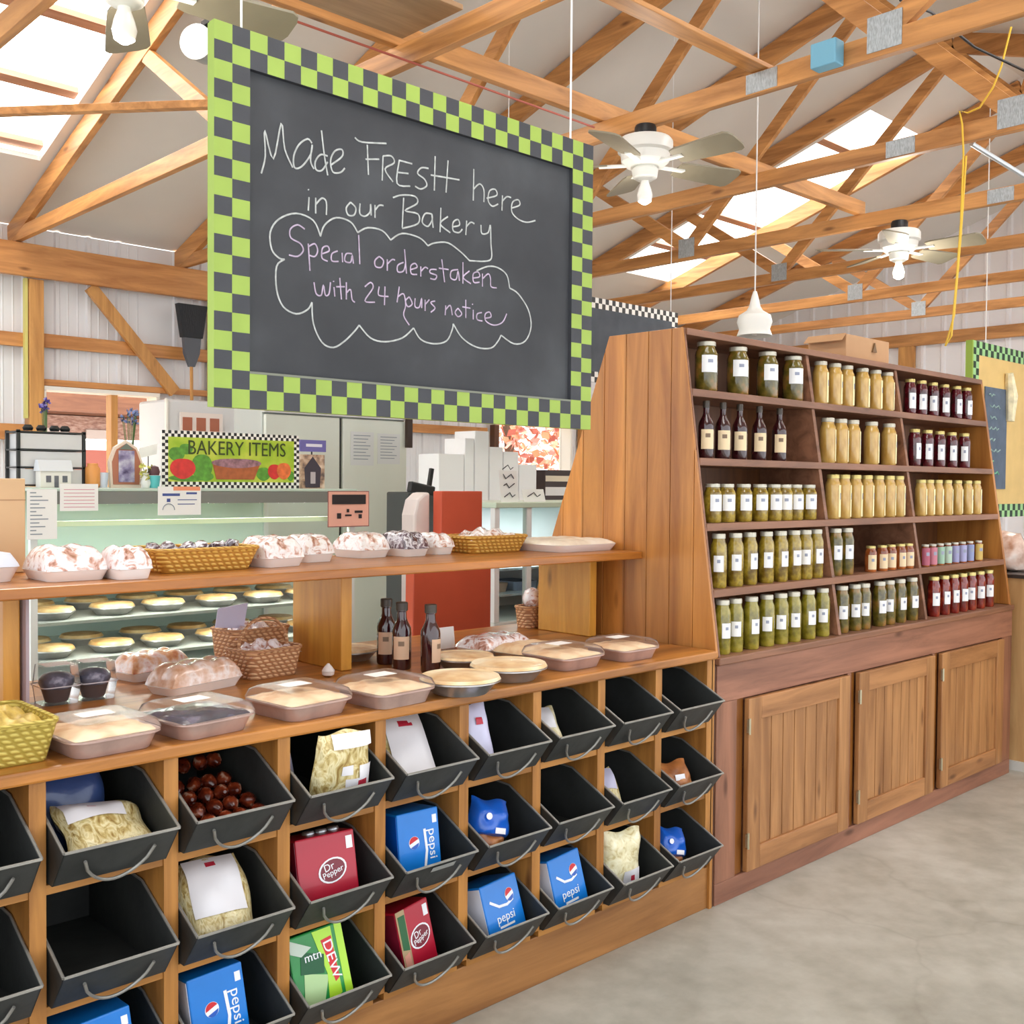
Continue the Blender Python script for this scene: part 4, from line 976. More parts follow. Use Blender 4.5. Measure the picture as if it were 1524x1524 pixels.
# frame returns: outer edge lime, inner lip dark
for (a, b, m) in (((X_a, Z_a), (X_b, Z_a), 0), ((X_b, Z_a), (X_b, Z_b), 0), ((X_b, Z_b), (X_a, Z_b), 0), ((X_a, Z_b), (X_a, Z_a), 0), ((xi0, zi0), (xi1, zi0), 1), ((xi1, zi0), (xi1, zi1), 1), ((xi1, zi1), (xi0, zi1), 1), ((xi0, zi1), (xi0, zi0), 1)):
    mb.add([(a[0], YC, a[1]), (b[0], YC, b[1]), (b[0], YC + .026, b[1]), (a[0], YC + .026, a[1])], [(0, 1, 2, 3)], m)
mb.build('checkered_frame', [limep, darkp], bd)
MB().box(X_a + .001, X_b - .001, YC + .0262, YC + .035, Z_a + .001, Z_b - .001).build('backing', limep, bd)
YS = YC + .014
MB().box(xi0 + .0005, xi1 - .0005, YS, YS + .011, zi0 + .0005, zi1 - .0005).build('slate_panel', slate, bd)
STR = """W 208,605 222,545 220,455 250,555 278,430 290,520 318,585|385,500 370,485 340,505 322,545 325,585 350,580 380,540 386,505 380,560 392,590|440,545 415,540 397,565 400,592 420,594 440,565|418,455 428,540 440,612|450,577 490,547 490,522 465,527 450,560 458,600 485,602 500,587
535,480 560,496 645,501|578,505 582,610|572,556 620,556|633,545 630,630|633,545 662,545 672,568 640,590 668,635|690,558 682,640 728,650|690,560 735,572|686,602 722,606|792,588 767,586 754,605 778,625 786,648 765,660 745,650|815,545 812,665|860,560 853,672|800,611 900,628
950,590 948,700|948,662 970,642 985,662 985,705|995,692 1030,682 1025,661 1005,666 1000,700 1015,720 1035,712|1050,682 1048,735|1050,702 1065,687 1080,690|1080,727 1110,716 1105,697 1085,706 1083,740 1105,765 1135,776 1165,770
375,688 372,735|372,660 374,664|398,690 398,745|400,712 420,692 435,705 435,750|520,706 505,726 512,750 532,750 538,726 520,706|553,710 552,745 570,755 588,740 590,712 592,752|605,715 605,760|607,732 620,717 635,718
705,690 700,795|668,690 700,681 745,686 752,710 710,735 755,747 755,780 700,797|803,747 780,746 770,775 790,790 805,765 803,747 808,795|835,725 832,810|860,756 833,781 868,812|875,792 900,786 895,766 878,776 878,805 898,812 910,800|925,770 922,820|925,790 940,776 952,781|975,785 978,815 1000,812 1008,785 1010,850 1012,900 990,912 935,910
935,910 905,880 860,848 815,848 790,858|790,858 760,830 700,815 660,838|660,838 630,805 580,795 545,812|545,812 520,775 470,760 430,785 415,825|415,825 390,770 330,745 270,765 240,810 245,870 270,900 290,905|290,905 262,930 262,1010 285,1070 330,1095 370,1080 385,1055|385,1055 390,1130 420,1195 460,1213 500,1190 535,1155 550,1135|550,1135 590,1180 640,1193 700,1180 740,1145|740,1145 765,1185 810,1200 855,1190 875,1150 878,1130|878,1130 910,1180 960,1212 1010,1215 1035,1190 1045,1170|1045,1170 1090,1200 1130,1190 1150,1140 1140,1080 1105,1025 1075,1005|1075,1005 1065,960 1035,935 1000,930 960,945
P 360,800 335,785 310,800 312,830 345,850 355,875 335,895 305,890|372,850 378,945|372,862 395,851 405,875 395,895 375,890|420,886 445,876 440,859 422,866 420,900 440,912|475,876 455,886 455,910 478,912|490,882 492,915|525,886 505,886 500,910 520,915 525,890 530,920|548,820 552,922
620,895 605,910 608,930 628,932 635,910 620,895|648,905 648,945|650,920 665,906 675,908|705,916 685,926 685,948 705,945 712,915|708,870 715,955|730,941 752,933 745,919 730,928 732,955 752,958|765,930 765,965|767,946 780,933 790,938|820,941 800,941 798,952 820,961 815,975 798,972
838,905 848,985|828,936 862,941|895,941 872,946 870,970 888,975 895,946 900,980|912,915 912,990|935,946 913,968 940,990|945,971 970,966 965,949 948,956 950,985 970,985|980,955 980,1000|982,972 1000,956 1008,970 1010,1000 1030,1005
392,985 400,1025 418,1030 425,995 432,1030 445,1025 450,985|462,1002 465,1035|460,980 461,984|482,970 488,1045|470,1001 500,1001|505,985 505,1045|507,1021 520,1011 525,1045 535,1055|570,1001 590,986 598,1005 570,1050 605,1055|620,1000 618,1030 652,1035|640,1000 638,1065
690,1000 682,1055|685,1036 705,1026 712,1065 705,1100 725,1135|725,1036 712,1050 720,1070 735,1060 725,1036|745,1041 745,1070 760,1072 768,1041 768,1075|780,1046 780,1085|782,1061 795,1046|815,1051 800,1056 815,1075 800,1090
852,1066 850,1100|852,1081 868,1066 875,1100|895,1076 885,1090 895,1105 908,1095 895,1076|922,1046 922,1110|910,1071 938,1076|948,1081 948,1115|945,1060 946,1064|978,1091 962,1096 962,1115 980,1120|990,1111 1010,1106 1005,1089 990,1096 992,1120 1020,1135 1050,1125 1065,1095"""
def smooth_pts(P):
    out = []
    n = len(P)
    if n < 3: return P
    for i in range(n - 1):
        p0, p1, p2, p3 = P[max(i - 1, 0)], P[i], P[i + 1], P[min(i + 2, n - 1)]
        for k in range(4):
            t = k / 4
            out.append(.5 * ((2 * p1) + (p2 - p0) * t + (2 * p0 - 5 * p1 + 4 * p2 - p3) * t * t + (3 * p1 - p0 - 3 * p2 + p3) * t ** 3))
    return out + [P[-1]]
cur = 'W'; lets = []
for li, line in enumerate(STR.split('\n')):
    if line[0] in 'WP': cur = line[0]; line = line[2:]
    mb = MB()
    for stt in line.split('|'):
        P = []
        for q in stt.split():
            x, y = (float(a) for a in q.split(','))
            P.append(ony(300 + x / 2.345, y / 2.345, YS - .0012))
        mb.tube(smooth_pts(P), .0026 if cur == 'W' else .0023, 5, flat=Vector((0, 1, 0)))
    mb.build('chalk_cloud_outline' if li == 5 else 'chalk_lettering', chalk if cur == 'W' else chalkp, bd)
wirem = plain('wire_white', rgb(226, 226, 224), .5)
for x in (ony(359, 30, YC + .03).x, ony(849, 195, YC + .03).x):
    MB().tube([(x, YC + .03, Z_b - .02), (x, YC + .03, zr(YC + .03) - .004)], .0035, 6).build('hanging_wire', wirem, bd, smooth=True)
MB().box(xi0, xi1, YC - .001, YC + .004, zi0 - .006, zi0).build('frame_bead', plain('bead_grey', rgb(120, 124, 110), .5), bd)
# black and white checkered board behind the jar shelves
Yk = 2.0
a, b = ony(790, 428, Yk), ony(1009, 466, Yk); zt_, zb_ = a.z, a.z - .9
a2 = ony(1009, 466, Yk); x1 = a2.x; x0 = x1 - 1.65; zt_ = a2.z; MH = .5
t = empty('checkered_menu_board', ((x0 + x1) / 2, Yk, zt_ - MH), 'dark menu board with black and white checkered edge hanging behind the jar shelves', 'chalkboard')
mb = MB(); checker(mb, x0, x1, zt_ - MH, zt_, 54, 16, 2, Yk, .02); mb.build('checkered_frame', [plain('paint_white', rgb(240, 238, 232), .5), plain('paint_black', rgb(26, 26, 28), .5)], t)
MB().box(x0 + .001, x1 - .001, Yk + .002, Yk + .02, zt_ - MH + .001, zt_ - .001).build('slate_panel', plain('menu_slate', rgb(76, 82, 90), .7, var=.2, vs=8), t)
for x in (x0 + .15, x1 - .06): MB().tube([(x, Yk + .012, zt_ - .02), (x, Yk + .012, zr(Yk) - .004)], .003, 6).build('hanging_wire', wirem, t)
# green checkered notice board at the far counter
Yg = 1.2
a, b = ony(1449, 506, Yg), ony(1478, 770, Yg)
x0, zt_, zb_ = a.x, a.z, b.z; x1 = x0 + 1.4
x0b = b.x
t = empty('green_notice_board', (x0 + .7, Yg, zb_), 'tan notice board with green checkered frame hanging over the far counter', 'notice board')
mb = MB(); checker(mb, x0, x1, zb_, zt_, 26, 26, 2, Yg, .02); mb.build('checkered_frame', [plain('paint_pale_green', rgb(156, 206, 140), .5), plain('paint_dark_green', rgb(22, 52, 34), .5)], t)
MB().box(x0 + .001, x1 - .001, Yg + .002, Yg + .03, zb_ + .001, zt_ - .001).build('backing', plain('notice_tan', rgb(222, 188, 120), .6, var=.06, vs=6), t)
MB().box(x0 - .02, x0, Yg - .002, Yg + .05, zt_ - .72, zt_).build('side_edge', plain('edge_green', rgb(150, 180, 70), .5), t)
c0, c1 = ony(1466, 575, Yg - .004), ony(1512, 728, Yg - .004)
sl = MB().box(c0.x, c0.x + .42, Yg - .008, Yg - .001, c1.z, c0.z).build('chalk_panel', plain('panel_blue_grey', rgb(86, 100, 118), .7, var=.15, vs=10), t)
for k in range(8):
    zq = c0.z - .06 - k * (c0.z - c1.z - .1) / 8
    MB().tube([(c0.x + .06 + .02 * (k % 3) + q * .028, Yg - .010, zq + .012 * math.sin(q * 2.3 + k)) for q in range(5 + (k * 3) % 6)], .006, 4).build('chalk_writing', plain('chalk_mint', rgb(150, 176, 172), .9) if k < 6 else plain('chalk_green', rgb(120, 190, 150), .9), sl)
MB().tube([(c0.x + .40, Yg - .03, c0.z + .13), (c0.x + .44, Yg - .03, c0.z - .05), (c0.x + .43, Yg - .03, c0.z - .25)], [.03, .055, .035], 8).build('hanging_decoration', plain('deco_cream', rgb(232, 222, 186), .6, var=.2, vs=20), t)
for x in (x0 + .25, x1 - .25): MB().tube([(x, Yg + .012, zt_ - .02), (x, Yg + .012, zr(Yg) - .004)], .004, 6).build('hanging_wire', wirem, t)
# far counter beside the cabinet with bagged goods
W_tan = wood('far_counter_wood', rgb(206, 164, 112), rgb(176, 132, 82), 'Z', knots=False)
t = empty('far_counter', (3.1, .6, 0), 'tan counter with dark topped edge beyond the jar cabinet', 'counter')
MB().box(2.75, 3.4, -1.2, 2.4, 0.0, 1.035).build('body', W_tan, t)
MB().box(2.73, 3.45, -1.25, 2.45, 1.035, 1.055).build('counter_top', plain('counter_dark', rgb(52, 44, 40), .4), t)
MB().box(2.735, 2.749, -1.2, 2.4, 0, .05).build('kick_strip', plain('kick_white', rgb(206, 204, 198), .5), t)
rc = random.Random(9)
ck = blend('cookie_bag_pink', [(.3, rgb(196, 150, 124)), (.5, rgb(232, 204, 188)), (.7, rgb(246, 234, 226))], 14, rough=.25, coat=.5, bump=.4)
for k, (y, z, tx) in enumerate(((.16, 1.0555, 'pale pink bag of baked goods at the end of the far counter'), (-.24, 1.0555, 'pale bag of baked goods on the far counter, second from the jar shelves'))):
    mb = MB(); pillow(mb, .3, .22, .2, seed=30 + k, top=.5)
    o = mb.build('baked_goods_bag', ck, smooth=True); o.location = (3.0, y + .02, z); o.rotation_euler = (R(-6), 0, R(70)); tag(o, tx, 'food bag', 'bags on the far counter')

# ================================================================== DISPLAY SHELF OVER THE COUNTER
W_disp = wood('display_shelf_wood', rgb(186, 116, 44), rgb(124, 70, 20), 'X', rough=.35, gloss=.2)
W_dpost = wood('display_post_wood', rgb(224, 164, 68), rgb(188, 126, 42), 'Z', rough=.4, gloss=.1)
ds = empty('display_shelf', (-1.5, .6, .9305), 'raised orange wood shelf on three boards above the counter', 'shelf')
ZSH = 1.266
MB().box(-3.1, -.002, .345, .86, ZSH - .028, ZSH).build('shelf_board', W_disp, ds, bevel=.004)
for x in (-2.235, -1.235, -.085):
    MB().box(x - .02, x + .02, .52, .80, .9305, ZSH - .0285).build('post', W_dpost, ds, bevel=.003)
MB().box(-2.208, -2.20, .50, .56, .9305, ZSH - .03).build('divider_strip', plain('strip_lilac_grey', rgb(176, 160, 166), .4), ds)

# ------------------------------------------------------------------ shared food materials
foam = plain('foam_white', rgb(238, 234, 232), .5)
wrapc = blend('wrapped_cookies', [(.3, rgb(150, 96, 76)), (.4, rgb(206, 160, 144)), (.47, rgb(240, 230, 230)), (.58, rgb(246, 240, 242)), (.66, rgb(222, 190, 182)), (.76, rgb(176, 124, 104))], 30, rough=.12, coat=.9, bump=.5, dist=1.0)  # white bands paint the film's highlights into the cookie colours
wrapd = blend('wrapped_dark_cookies', [(.3, rgb(50, 34, 44)), (.45, rgb(96, 74, 84)), (.52, rgb(226, 222, 230)), (.6, rgb(110, 88, 100)), (.7, rgb(66, 46, 52))], 30, rough=.12, coat=.9, bump=.5, dist=1.0)  # narrow pale band is a painted highlight of the film
wick = wicker('wicker_gold', rgb(226, 182, 88), rgb(180, 126, 46)); wickg = wicker('wicker_green_gold', rgb(210, 190, 96), rgb(164, 142, 56)); wickb = wicker('wicker_brown', rgb(222, 178, 134), rgb(166, 114, 76))
pan_m = plain('pan_rosy', rgb(186, 156, 146), .3, .35, var=.2, vs=12); pan_s = plain('foil_silver', rgb(196, 192, 190), .28, .75, var=.15, vs=25)
crust = blend('pie_crust', [(.3, rgb(206, 158, 106)), (.5, rgb(236, 206, 160)), (.7, rgb(250, 236, 204))], 10, rough=.4, coat=.2, bump=.25)
crumb = blend('crumb_top', [(.3, rgb(214, 160, 112)), (.5, rgb(240, 206, 164)), (.7, rgb(250, 226, 190))], 16, rough=.45, bump=.3)
berry = blend('berry_fill', [(.3, rgb(22, 22, 32)), (.55, rgb(52, 50, 70)), (.72, rgb(110, 106, 128))], 22, rough=.2, coat=.6, bump=.4)
lidc = clear('clear_lid', (.97, .97, .97, 1), .10, .2, milk=.05)
wrapcl = clear('clear_wrap', (.96, .96, .96, 1), .25, .12, milk=.14)
tagw = plain('tag_and_sheen_white', rgb(246, 244, 240), .5)
def rrect(w, d, r, z, n=5):
    p = []
    for cx, cy, a0 in ((w / 2 - r, d / 2 - r, 0), (-w / 2 + r, d / 2 - r, PI / 2), (-w / 2 + r, -d / 2 + r, PI), (w / 2 - r, -d / 2 + r, 1.5 * PI)):
        for k in range(n + 1):
            a = a0 + PI / 2 * k / n; p.append((cx + r * math.cos(a), cy + r * math.sin(a), z))
    return p
def place(o, loc, rz=0, sc=None):
    o.location = loc; o.rotation_euler = (0, 0, rz)
    if sc: o.scale = sc
    return o
# rectangular cobbler pans with clear lids
def make_pan(fill, panm=None):
    t = empty('dessert_pan', (0, 0, 0), '', 'food tray', 'pans on the counter')
    S = .205
    MB().loft([rrect(S * .84, S * .84, .03, 0), rrect(S * .96, S * .96, .035, .034), rrect(S * 1.04, S * 1.04, .04, .036), rrect(S * 1.04, S * 1.04, .04, .040)]).build('pan', panm or pan_m, t, smooth=True)
    mb = MB(); n = 14
    mb.sheet(lambda u, v: ((u - .5) * S * .93, (v - .5) * S * .93, .0405 + .012 * (1 - (2 * u - 1) ** 4) * (1 - (2 * v - 1) ** 4) + .0025 * math.sin(u * 23) * math.sin(v * 19)), n, n)
    mb.build('dessert', fill, t, smooth=True)
    MB().loft([rrect(S * 1.05, S * 1.05, .04, .0403), rrect(S * 1.05, S * 1.05, .04, .045), rrect(S * .96, S * .96, .03, .062), rrect(S * .80, S * .80, .022, .070)], cap=False).add(rrect(S * .80, S * .80, .022, .070), [tuple(range(24))]).build('lid', lidc, t, smooth=True)
    MB().box(-.038, .038, -.005, .045, .0703, .071).build('price_label', tagw, t)
    return t
pa = make_pan(crumb); pb = make_pan(berry)
CT = .9306
def onctr(x, y, z=.955): p = onz(x, y, z); return (p.x, p.y, CT)
pans = [(pa, 147, 1090, 'crumb topped pan with clear lid beside the yellow basket', .05), (pb, 293, 1066, 'pan of dark berry cobbler with clear lid', .12), (None, 445, 1042, 'crumb topped pan beside the dark berry cobbler, toward the bottles', .1), (None, 573, 1026, 'crumb topped pan touching the round pies', .08), (None, 838, 976, 'crumb topped pan in front of the last shelf board', .02), (None, 925, 964, 'crumb topped pan closest to the plank side of the jar unit', .0)]
for base, x, y, lab, rz in pans:
    o = base or copy_tree(pa)
    place(o, onctr(x, y, .962), rz); o['label'] = lab
    if x == 925: o.scale = (.95, .95, .95)
# round pies
def make_pie():
    t = empty('round_pie', (0, 0, 0), '', 'pie', 'pies on the counter')
    MB().lathe([(.078, 0), (.082, .004), (.108, .034), (.118, .036), (.118, .040), (.105, .040)], (0, 0, 0), 36, cap=True).build('foil_pan', pan_s, t, smooth=True)
    mb = MB(); n = 36; vs = []; 
    rings = [(.117, .041), (.112, .050), (.102, .047), (.07, .052), (.035, .055), (.002, .056)]
    for r, z in rings:
        for k in range(n):
            a = 2 * PI * k / n; rr = r + (.0035 * math.sin(a * 18) if r > .1 else 0)
            vs.append((rr * math.cos(a), rr * math.sin(a), z + (.002 * math.sin(a * 18) if r > .1 else 0)))
    fs = [(i * n + k, i * n + (k + 1) % n, (i + 1) * n + (k + 1) % n, (i + 1) * n + k) for i in range(len(rings) - 1) for k in range(n)]
    mb.add(vs, fs + [tuple((len(rings) - 1) * n + k for k in range(n))]).build('crust', crust, t, smooth=True)
    return t
pie0 = make_pie()
for k, (x, y, lab, sc) in enumerate(((685, 1012, 'round foil pie next to the crumb pan, nearer the counter edge', .98), (757, 993, 'round foil pie in front of the wrapped pastries', 1.0), (690, 977, 'round pie behind the single dark bottle', .84), (560, 980, 'pale round pie behind the pair of dark bottles', .80))):
    o = pie0 if k == 0 else copy_tree(pie0)
    p = onz(x, y, .965) if k < 3 else Vector((-1.10, .69, 0)); place(o, (p.x, p.y, CT), k * .7, (sc, sc, sc)); o['label'] = lab
# three sauce bottles
bt0 = make_bottle(.031, .212, plain('kraft_label', rgb(206, 172, 144), .55), 'sauce_bottle', None, [(.9, 0), (1, .006), (1, .56), (.95, .62), (.62, .72), (.5, .77), (.48, .86), (.56, .87), (.56, .93)])
for k, (x, y, lab) in enumerate(((576, 988, 'dark sauce bottle, hindmost of the pair beside the wide shelf board'), (599, 996, 'dark sauce bottle, front one of the pair'), (642, 1001, 'single dark sauce bottle standing apart next to the red stand'))):
    o = bt0 if k == 0 else copy_tree(bt0)
    p = onz(x, y, .93); o.location = (p.x, p.y + .005, CT); o.rotation_euler = (0, 0, (-.7, -.7, .3)[k]); tag(o, lab, 'bottle', 'sauce bottles on the counter')
# wrapped pastries behind the front pans
def tray_loaf(label, loc, rz, w, d, h, mat, base=foam, nm='wrapped_pastry', grp=None, seed=1):
    t = empty(nm, (0, 0, 0), label, 'packaged food', grp)
    MB().loft([rrect(w * .84, d * .84, .02, 0), rrect(w * .97, d * .97, .03, .022), rrect(w, d, .03, .026)]).build('tray', base, t, smooth=True)
    rnd = random.Random(seed); ph = rnd.uniform(0, 6); nl = max(2, int(w / .07))
    mb = MB()
    def f(u, v):
        e = max(0, (1 - (2 * u - 1) ** 6)) ** .5 * max(0, (1 - (2 * v - 1) ** 4)) ** .5
        lump = .84 + .16 * abs(math.sin(u * PI * nl)) ** .6 * abs(math.sin(v * PI * 2 + ph * .1)) ** .6 + .035 * math.sin(u * 17 + ph) * math.sin(v * 13)
        return ((u - .5) * w * .95, (v - .5) * d * .95, .0265 + h * e * lump)
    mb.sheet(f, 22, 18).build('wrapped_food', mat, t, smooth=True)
    return place(t, loc, rz)
def onshelf(x, y): p = onz(x, y, ZSH + .02); return (p.x, p.y, ZSH + .0006)
GP = 'wrapped pastries on the counter'
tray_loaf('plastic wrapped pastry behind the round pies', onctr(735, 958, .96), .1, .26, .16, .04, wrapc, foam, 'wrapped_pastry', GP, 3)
tray_loaf('flat wrapped pastry between the round pies and the rear pans', onctr(785, 970, .95), .1, .22, .15, .028, crumb, pan_s, 'wrapped_pastry', GP, 4)
tray_loaf('white wrapped pastry beside the pair of bottles and the shelf board', (-1.10, .87, CT), .2, .13, .12, .03, wrapc, foam, 'wrapped_pastry', GP, 5)
p = onz(668, 965, .93); o = MB().prism([(p.x - .035, p.y, CT), (p.x + .03, p.y, CT), (p.x + .03, p.y + .01, CT + .075), (p.x - .035, p.y + .01, CT + .075)], (0, .003, 0)).build('white_card', tagw, org=(p.x, p.y, CT)); tag(o, 'small white card standing among the pies', 'card')
# clamshells of berries in brown cups
def clamshell(label, x, y, sc=1.0):
    t = empty('muffin_clamshell', (0, 0, 0), label, 'packaged food', 'muffin clamshells on the counter')
    w, h = .105, .105
    MB().lathe([(.030, .004), (.04, .04)], (0, 0, 0), 24).build('muffin_cup', plain('muffin_cup_brown', rgb(70, 44, 40), .6), t, smooth=True)
    MB().lathe([(.04, .041), (.047, .055), (.046, .068), (.034, .08), (.01, .086)], (0, 0, 0), 24).build('muffin_top', blend('muffin_blue', [(.35, rgb(36, 38, 56)), (.55, rgb(84, 86, 112)), (.7, rgb(176, 176, 196))], 30, rough=.3, coat=.4, bump=.4), t, smooth=True)
    MB().loft([rrect(w * .9, w * .9, .02, 0), rrect(w, w, .02, .045), rrect(w * 1.04, w * 1.04, .02, .048), rrect(w, w, .02, .052), rrect(w * .9, w * .9, .02, h), ]).build('clear_box', lidc, t, smooth=True)
    MB().loft([rrect(w * 1.04, w * 1.04, .02, .0485), rrect(w * 1.06, w * 1.06, .02, .0515)], cap=False).build('rim', plain('rim_white', rgb(222, 220, 228), .3), t)
    MB().box(-.038, .038, -.03, .034, h + .0004, h + .001).build('lid_sheen', tagw, t)  # white sheet imitating the bright sheen on the clear lid
    return place(t, onctr(x, y, .95), 0, (sc * .96,) * 3)
clamshell('clear box with a dark blue topped muffin, beside the shelf board', 84, 1034)
clamshell('clear box with a dark blue topped muffin, next to the bread loaves', 139, 1027)
tray_loaf('clear wrapped loaf of pink tinged bread behind the berry cobbler', onctr(290, 1010, .96), .25, .27, .13, .06, blend('loaf_wrap', [(.3, rgb(196, 146, 112)), (.5, rgb(226, 192, 170)), (.62, rgb(240, 226, 220)), (.75, rgb(206, 166, 136))], 26, rough=.12, coat=.9, bump=.4), foam, 'bread_loaf', GP, 7)
tray_loaf('orange red wrapped pastry behind the bread loaf', onctr(225, 992, .96), .2, .22, .13, .055, blend('pastry_red_wrap', [(.3, rgb(186, 84, 62)), (.45, rgb(222, 170, 126)), (.6, rgb(238, 226, 222)), (.75, rgb(206, 130, 96))], 26, rough=.12, coat=.9, bump=.4), foam, 'wrapped_pastry', GP, 8)
# baskets
def basket(label, loc, rz, w, d, h, mat, flare=1.18, lining=None, fill=None, handle=False):
    t = empty('wicker_basket', (0, 0, 0), label, 'basket', 'wicker baskets')
    k = 1 / flare
    sec = [rrect(w * k, d * k, .02, 0), rrect(w * (k + 1) / 2, d * (k + 1) / 2, .025, h * .5), rrect(w, d, .03, h), rrect(w * .965, d * .95, .028, h), rrect(w * (k + .93) / 2, d * (k + .9) / 2, .022, h * .45), rrect(w * k * .9, d * k * .9, .02, .008)]
    MB().loft(sec).build('basket_body', mat, t, smooth=True)
    MB().tube([(q[0], q[1], q[2]) for q in rrect(w * .985, d * .98, .03, h)], .006, 6, closed=True).build('rim', mat, t, smooth=True)
    if lining:
        mb = MB(); mb.sheet(lambda u, v: ((u - .5) * w * .93, (v - .5) * d * .9, h * .8 + .035 * (1 - (2 * u - 1) ** 2) * (1 - (2 * v - 1) ** 2) + .014 * math.sin(u * 19) * math.sin(v * 15)), 20, 14).build('filling', lining, t, smooth=True)
    if handle: MB().tube([(w * .45 * math.cos(a), 0, h + .09 * math.sin(a)) for a in [PI * i / 14 for i in range(15)]], .005, 6).build('handle', mat, t, smooth=True)
    return place(t, loc, rz)
basket('yellow green wicker basket on the end of the counter', (onctr(22, 1100, .97)[0] - .055, .15, CT), .0, .24, .26, .085, wickg, 1.2, blend('straw_fill', [(.3, rgb(150, 118, 40)), (.5, rgb(206, 176, 84)), (.7, rgb(230, 212, 140))], 30, bump=.4))
big_basket = basket('long golden wicker basket holding dark wrapped cookies on the raised shelf', (onshelf(285, 840)[0] + .04, .60, ZSH + .0006), .05, .33, .2, .062, wick, 1.22)
small_basket = basket('shorter golden wicker basket on the raised shelf near the flat white carton', (-.49, .70, ZSH + .0006), .0, .30, .18, .058, wick, 1.25, wrapc)
basket('brown handled basket of white wrapped rolls behind the bread loaf', onctr(392, 985, .97), .1, .2, .15, .085, wickb, 1.2, wrapc, handle=True)
basket('tall brown basket of wrapped rolls beside the shelf board', (-1.40, .82, CT), .1, .22, .15, .12, wickb, 1.15, wrapc)
basket('small brown basket behind the last shelf board next to the plank side', (.0 - .075, .87, CT), .0, .13, .09, .085, wickb, 1.2, None)
o = MB().lathe([(.01, 0), (.035, .02), (.042, .05), (.03, .08), (.008, .092)], (0, 0, 0), 16).build('wrapped_roll', wrapc, smooth=True); place(o, (-.07, .87, CT + .07)); tag(o, 'pinkish wrapped roll in the small basket by the plank side', 'packaged food')
o = MB().lathe([(.008, 0), (.018, .006), (.02, .018), (.012, .03), (.003, .04)], (0, 0, 0), 14).build('garlic_bulb', plain('garlic_white', rgb(216, 206, 200), .5, var=.1, vs=20), smooth=True); p = onz(494, 1006, .935); place(o, (p.x, p.y + .02, CT)); tag(o, 'small white bulb beside the base of the wide shelf board', 'garlic')
p = onz(345, 960, 1.0)
t = empty('paper_card_holder', (p.x, p.y, CT), 'pale lilac card on a thin stand above the brown baskets', 'card')
MB().tube([(p.x, p.y, CT), (p.x + .01, p.y, CT + .09), (p.x - .01, p.y, CT + .15)], .002, 6).build('stand', pan_s, t)
MB().prism([(p.x - .06, p.y - .004, CT + .13), (p.x + .04, p.y - .004, CT + .12), (p.x + .055, p.y - .004, CT + .20), (p.x - .05, p.y - .004, CT + .19)], (0, .002, 0)).build('card', lab_lilac, t)
# dark wrapped cookies in the long basket
bl = big_basket.location
rk = random.Random(5)
for k in range(6):
    mb = MB().lathe([(.003, -.036), (.016, -.03), (.0215, -.016), (.0225, .004), (.019, .022), (.01, .032), (.003, .035)], (0, 0, 0), 12)
    for i in range(len(mb.v)): mb.v[i] = mb.v[i] * (1 + .12 * math.sin(i * 2.1 + k))
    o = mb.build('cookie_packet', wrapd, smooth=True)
    o.location = (bl.x - .118 + k * .047, bl.y + rk.uniform(-.015, .01), ZSH + .058); o.rotation_euler = (R(rk.uniform(60, 110)), 0, rk.uniform(-.1, .1))
    tag(o, 'dark cookie packet in clear wrap in the long golden basket', 'packaged food', 'cookie packets in the long basket')
# foam trays on the raised shelf
GT = 'foam trays on the raised shelf'
for (x, y, w, d, h, rz, lab, m, sd) in ((97, 850, .165, .19, .062, .0, 'foam tray of wrapped cookies beside the white foam container', wrapc, 11), (195, 850, .10, .15, .058, .0, 'foam tray of wrapped cookies touching the long golden basket', wrapc, 12),
                                 (402, 832, .15, .17, .066, .15, 'foam tray of wrapped cookies right after the long golden basket', wrapc, 13), (457, 826, .125, .15, .062, .1, 'foam tray of wrapped cookies, second after the long golden basket', wrapc, 14),
                                 (514, 818, .14, .17, .06, .1, 'foam tray of wrapped cookies under the pink notice', wrapc, 15), (582, 812, .12, .17, .06, .1, 'foam tray of wrapped dark cookies near the middle of the raised shelf', wrapd, 16), (618, 809, .095, .15, .05, .1, 'small foam tray of wrapped cookies next to the shorter golden basket', wrapc, 17)):
    q = onshelf(x, y) if x != 618 else (-.725, .72, ZSH + .0006)
    if x == 582: q = (-.868, .71, ZSH + .0006)
    tray_loaf(lab, (q[0], min(max(q[1], .46), .74), q[2]), rz, w, d, h, m, foam, 'foam_tray', GT, sd)
# flat white carton by the plank side
t = empty('egg_carton', (0, 0, 0), 'long flat white carton at the end of the raised shelf', 'carton')
egg = blend('carton_cream', [(.3, rgb(214, 196, 172)), (.5, rgb(240, 230, 212)), (.7, rgb(250, 246, 236))], 10, rough=.4, coat=.3, bump=.2)
MB().loft([rrect(.30, .26, .03, 0), rrect(.33, .29, .035, .022), rrect(.335, .295, .035, .026)]).build('tray', foam, t, smooth=True)
mb = MB(); mb.sheet(lambda u, v: ((u - .5) * .32, (v - .5) * .28, .0265 + .022 * (max(0, 1 - (2 * u - 1) ** 6) * max(0, 1 - (2 * v - 1) ** 6)) ** .5 * (.75 + .25 * abs(math.sin(u * PI * 6) * math.sin(v * PI * 2)))), 42, 18).build('contents', egg, t, smooth=True)
t.location = (-.175, .60, ZSH + .0006)
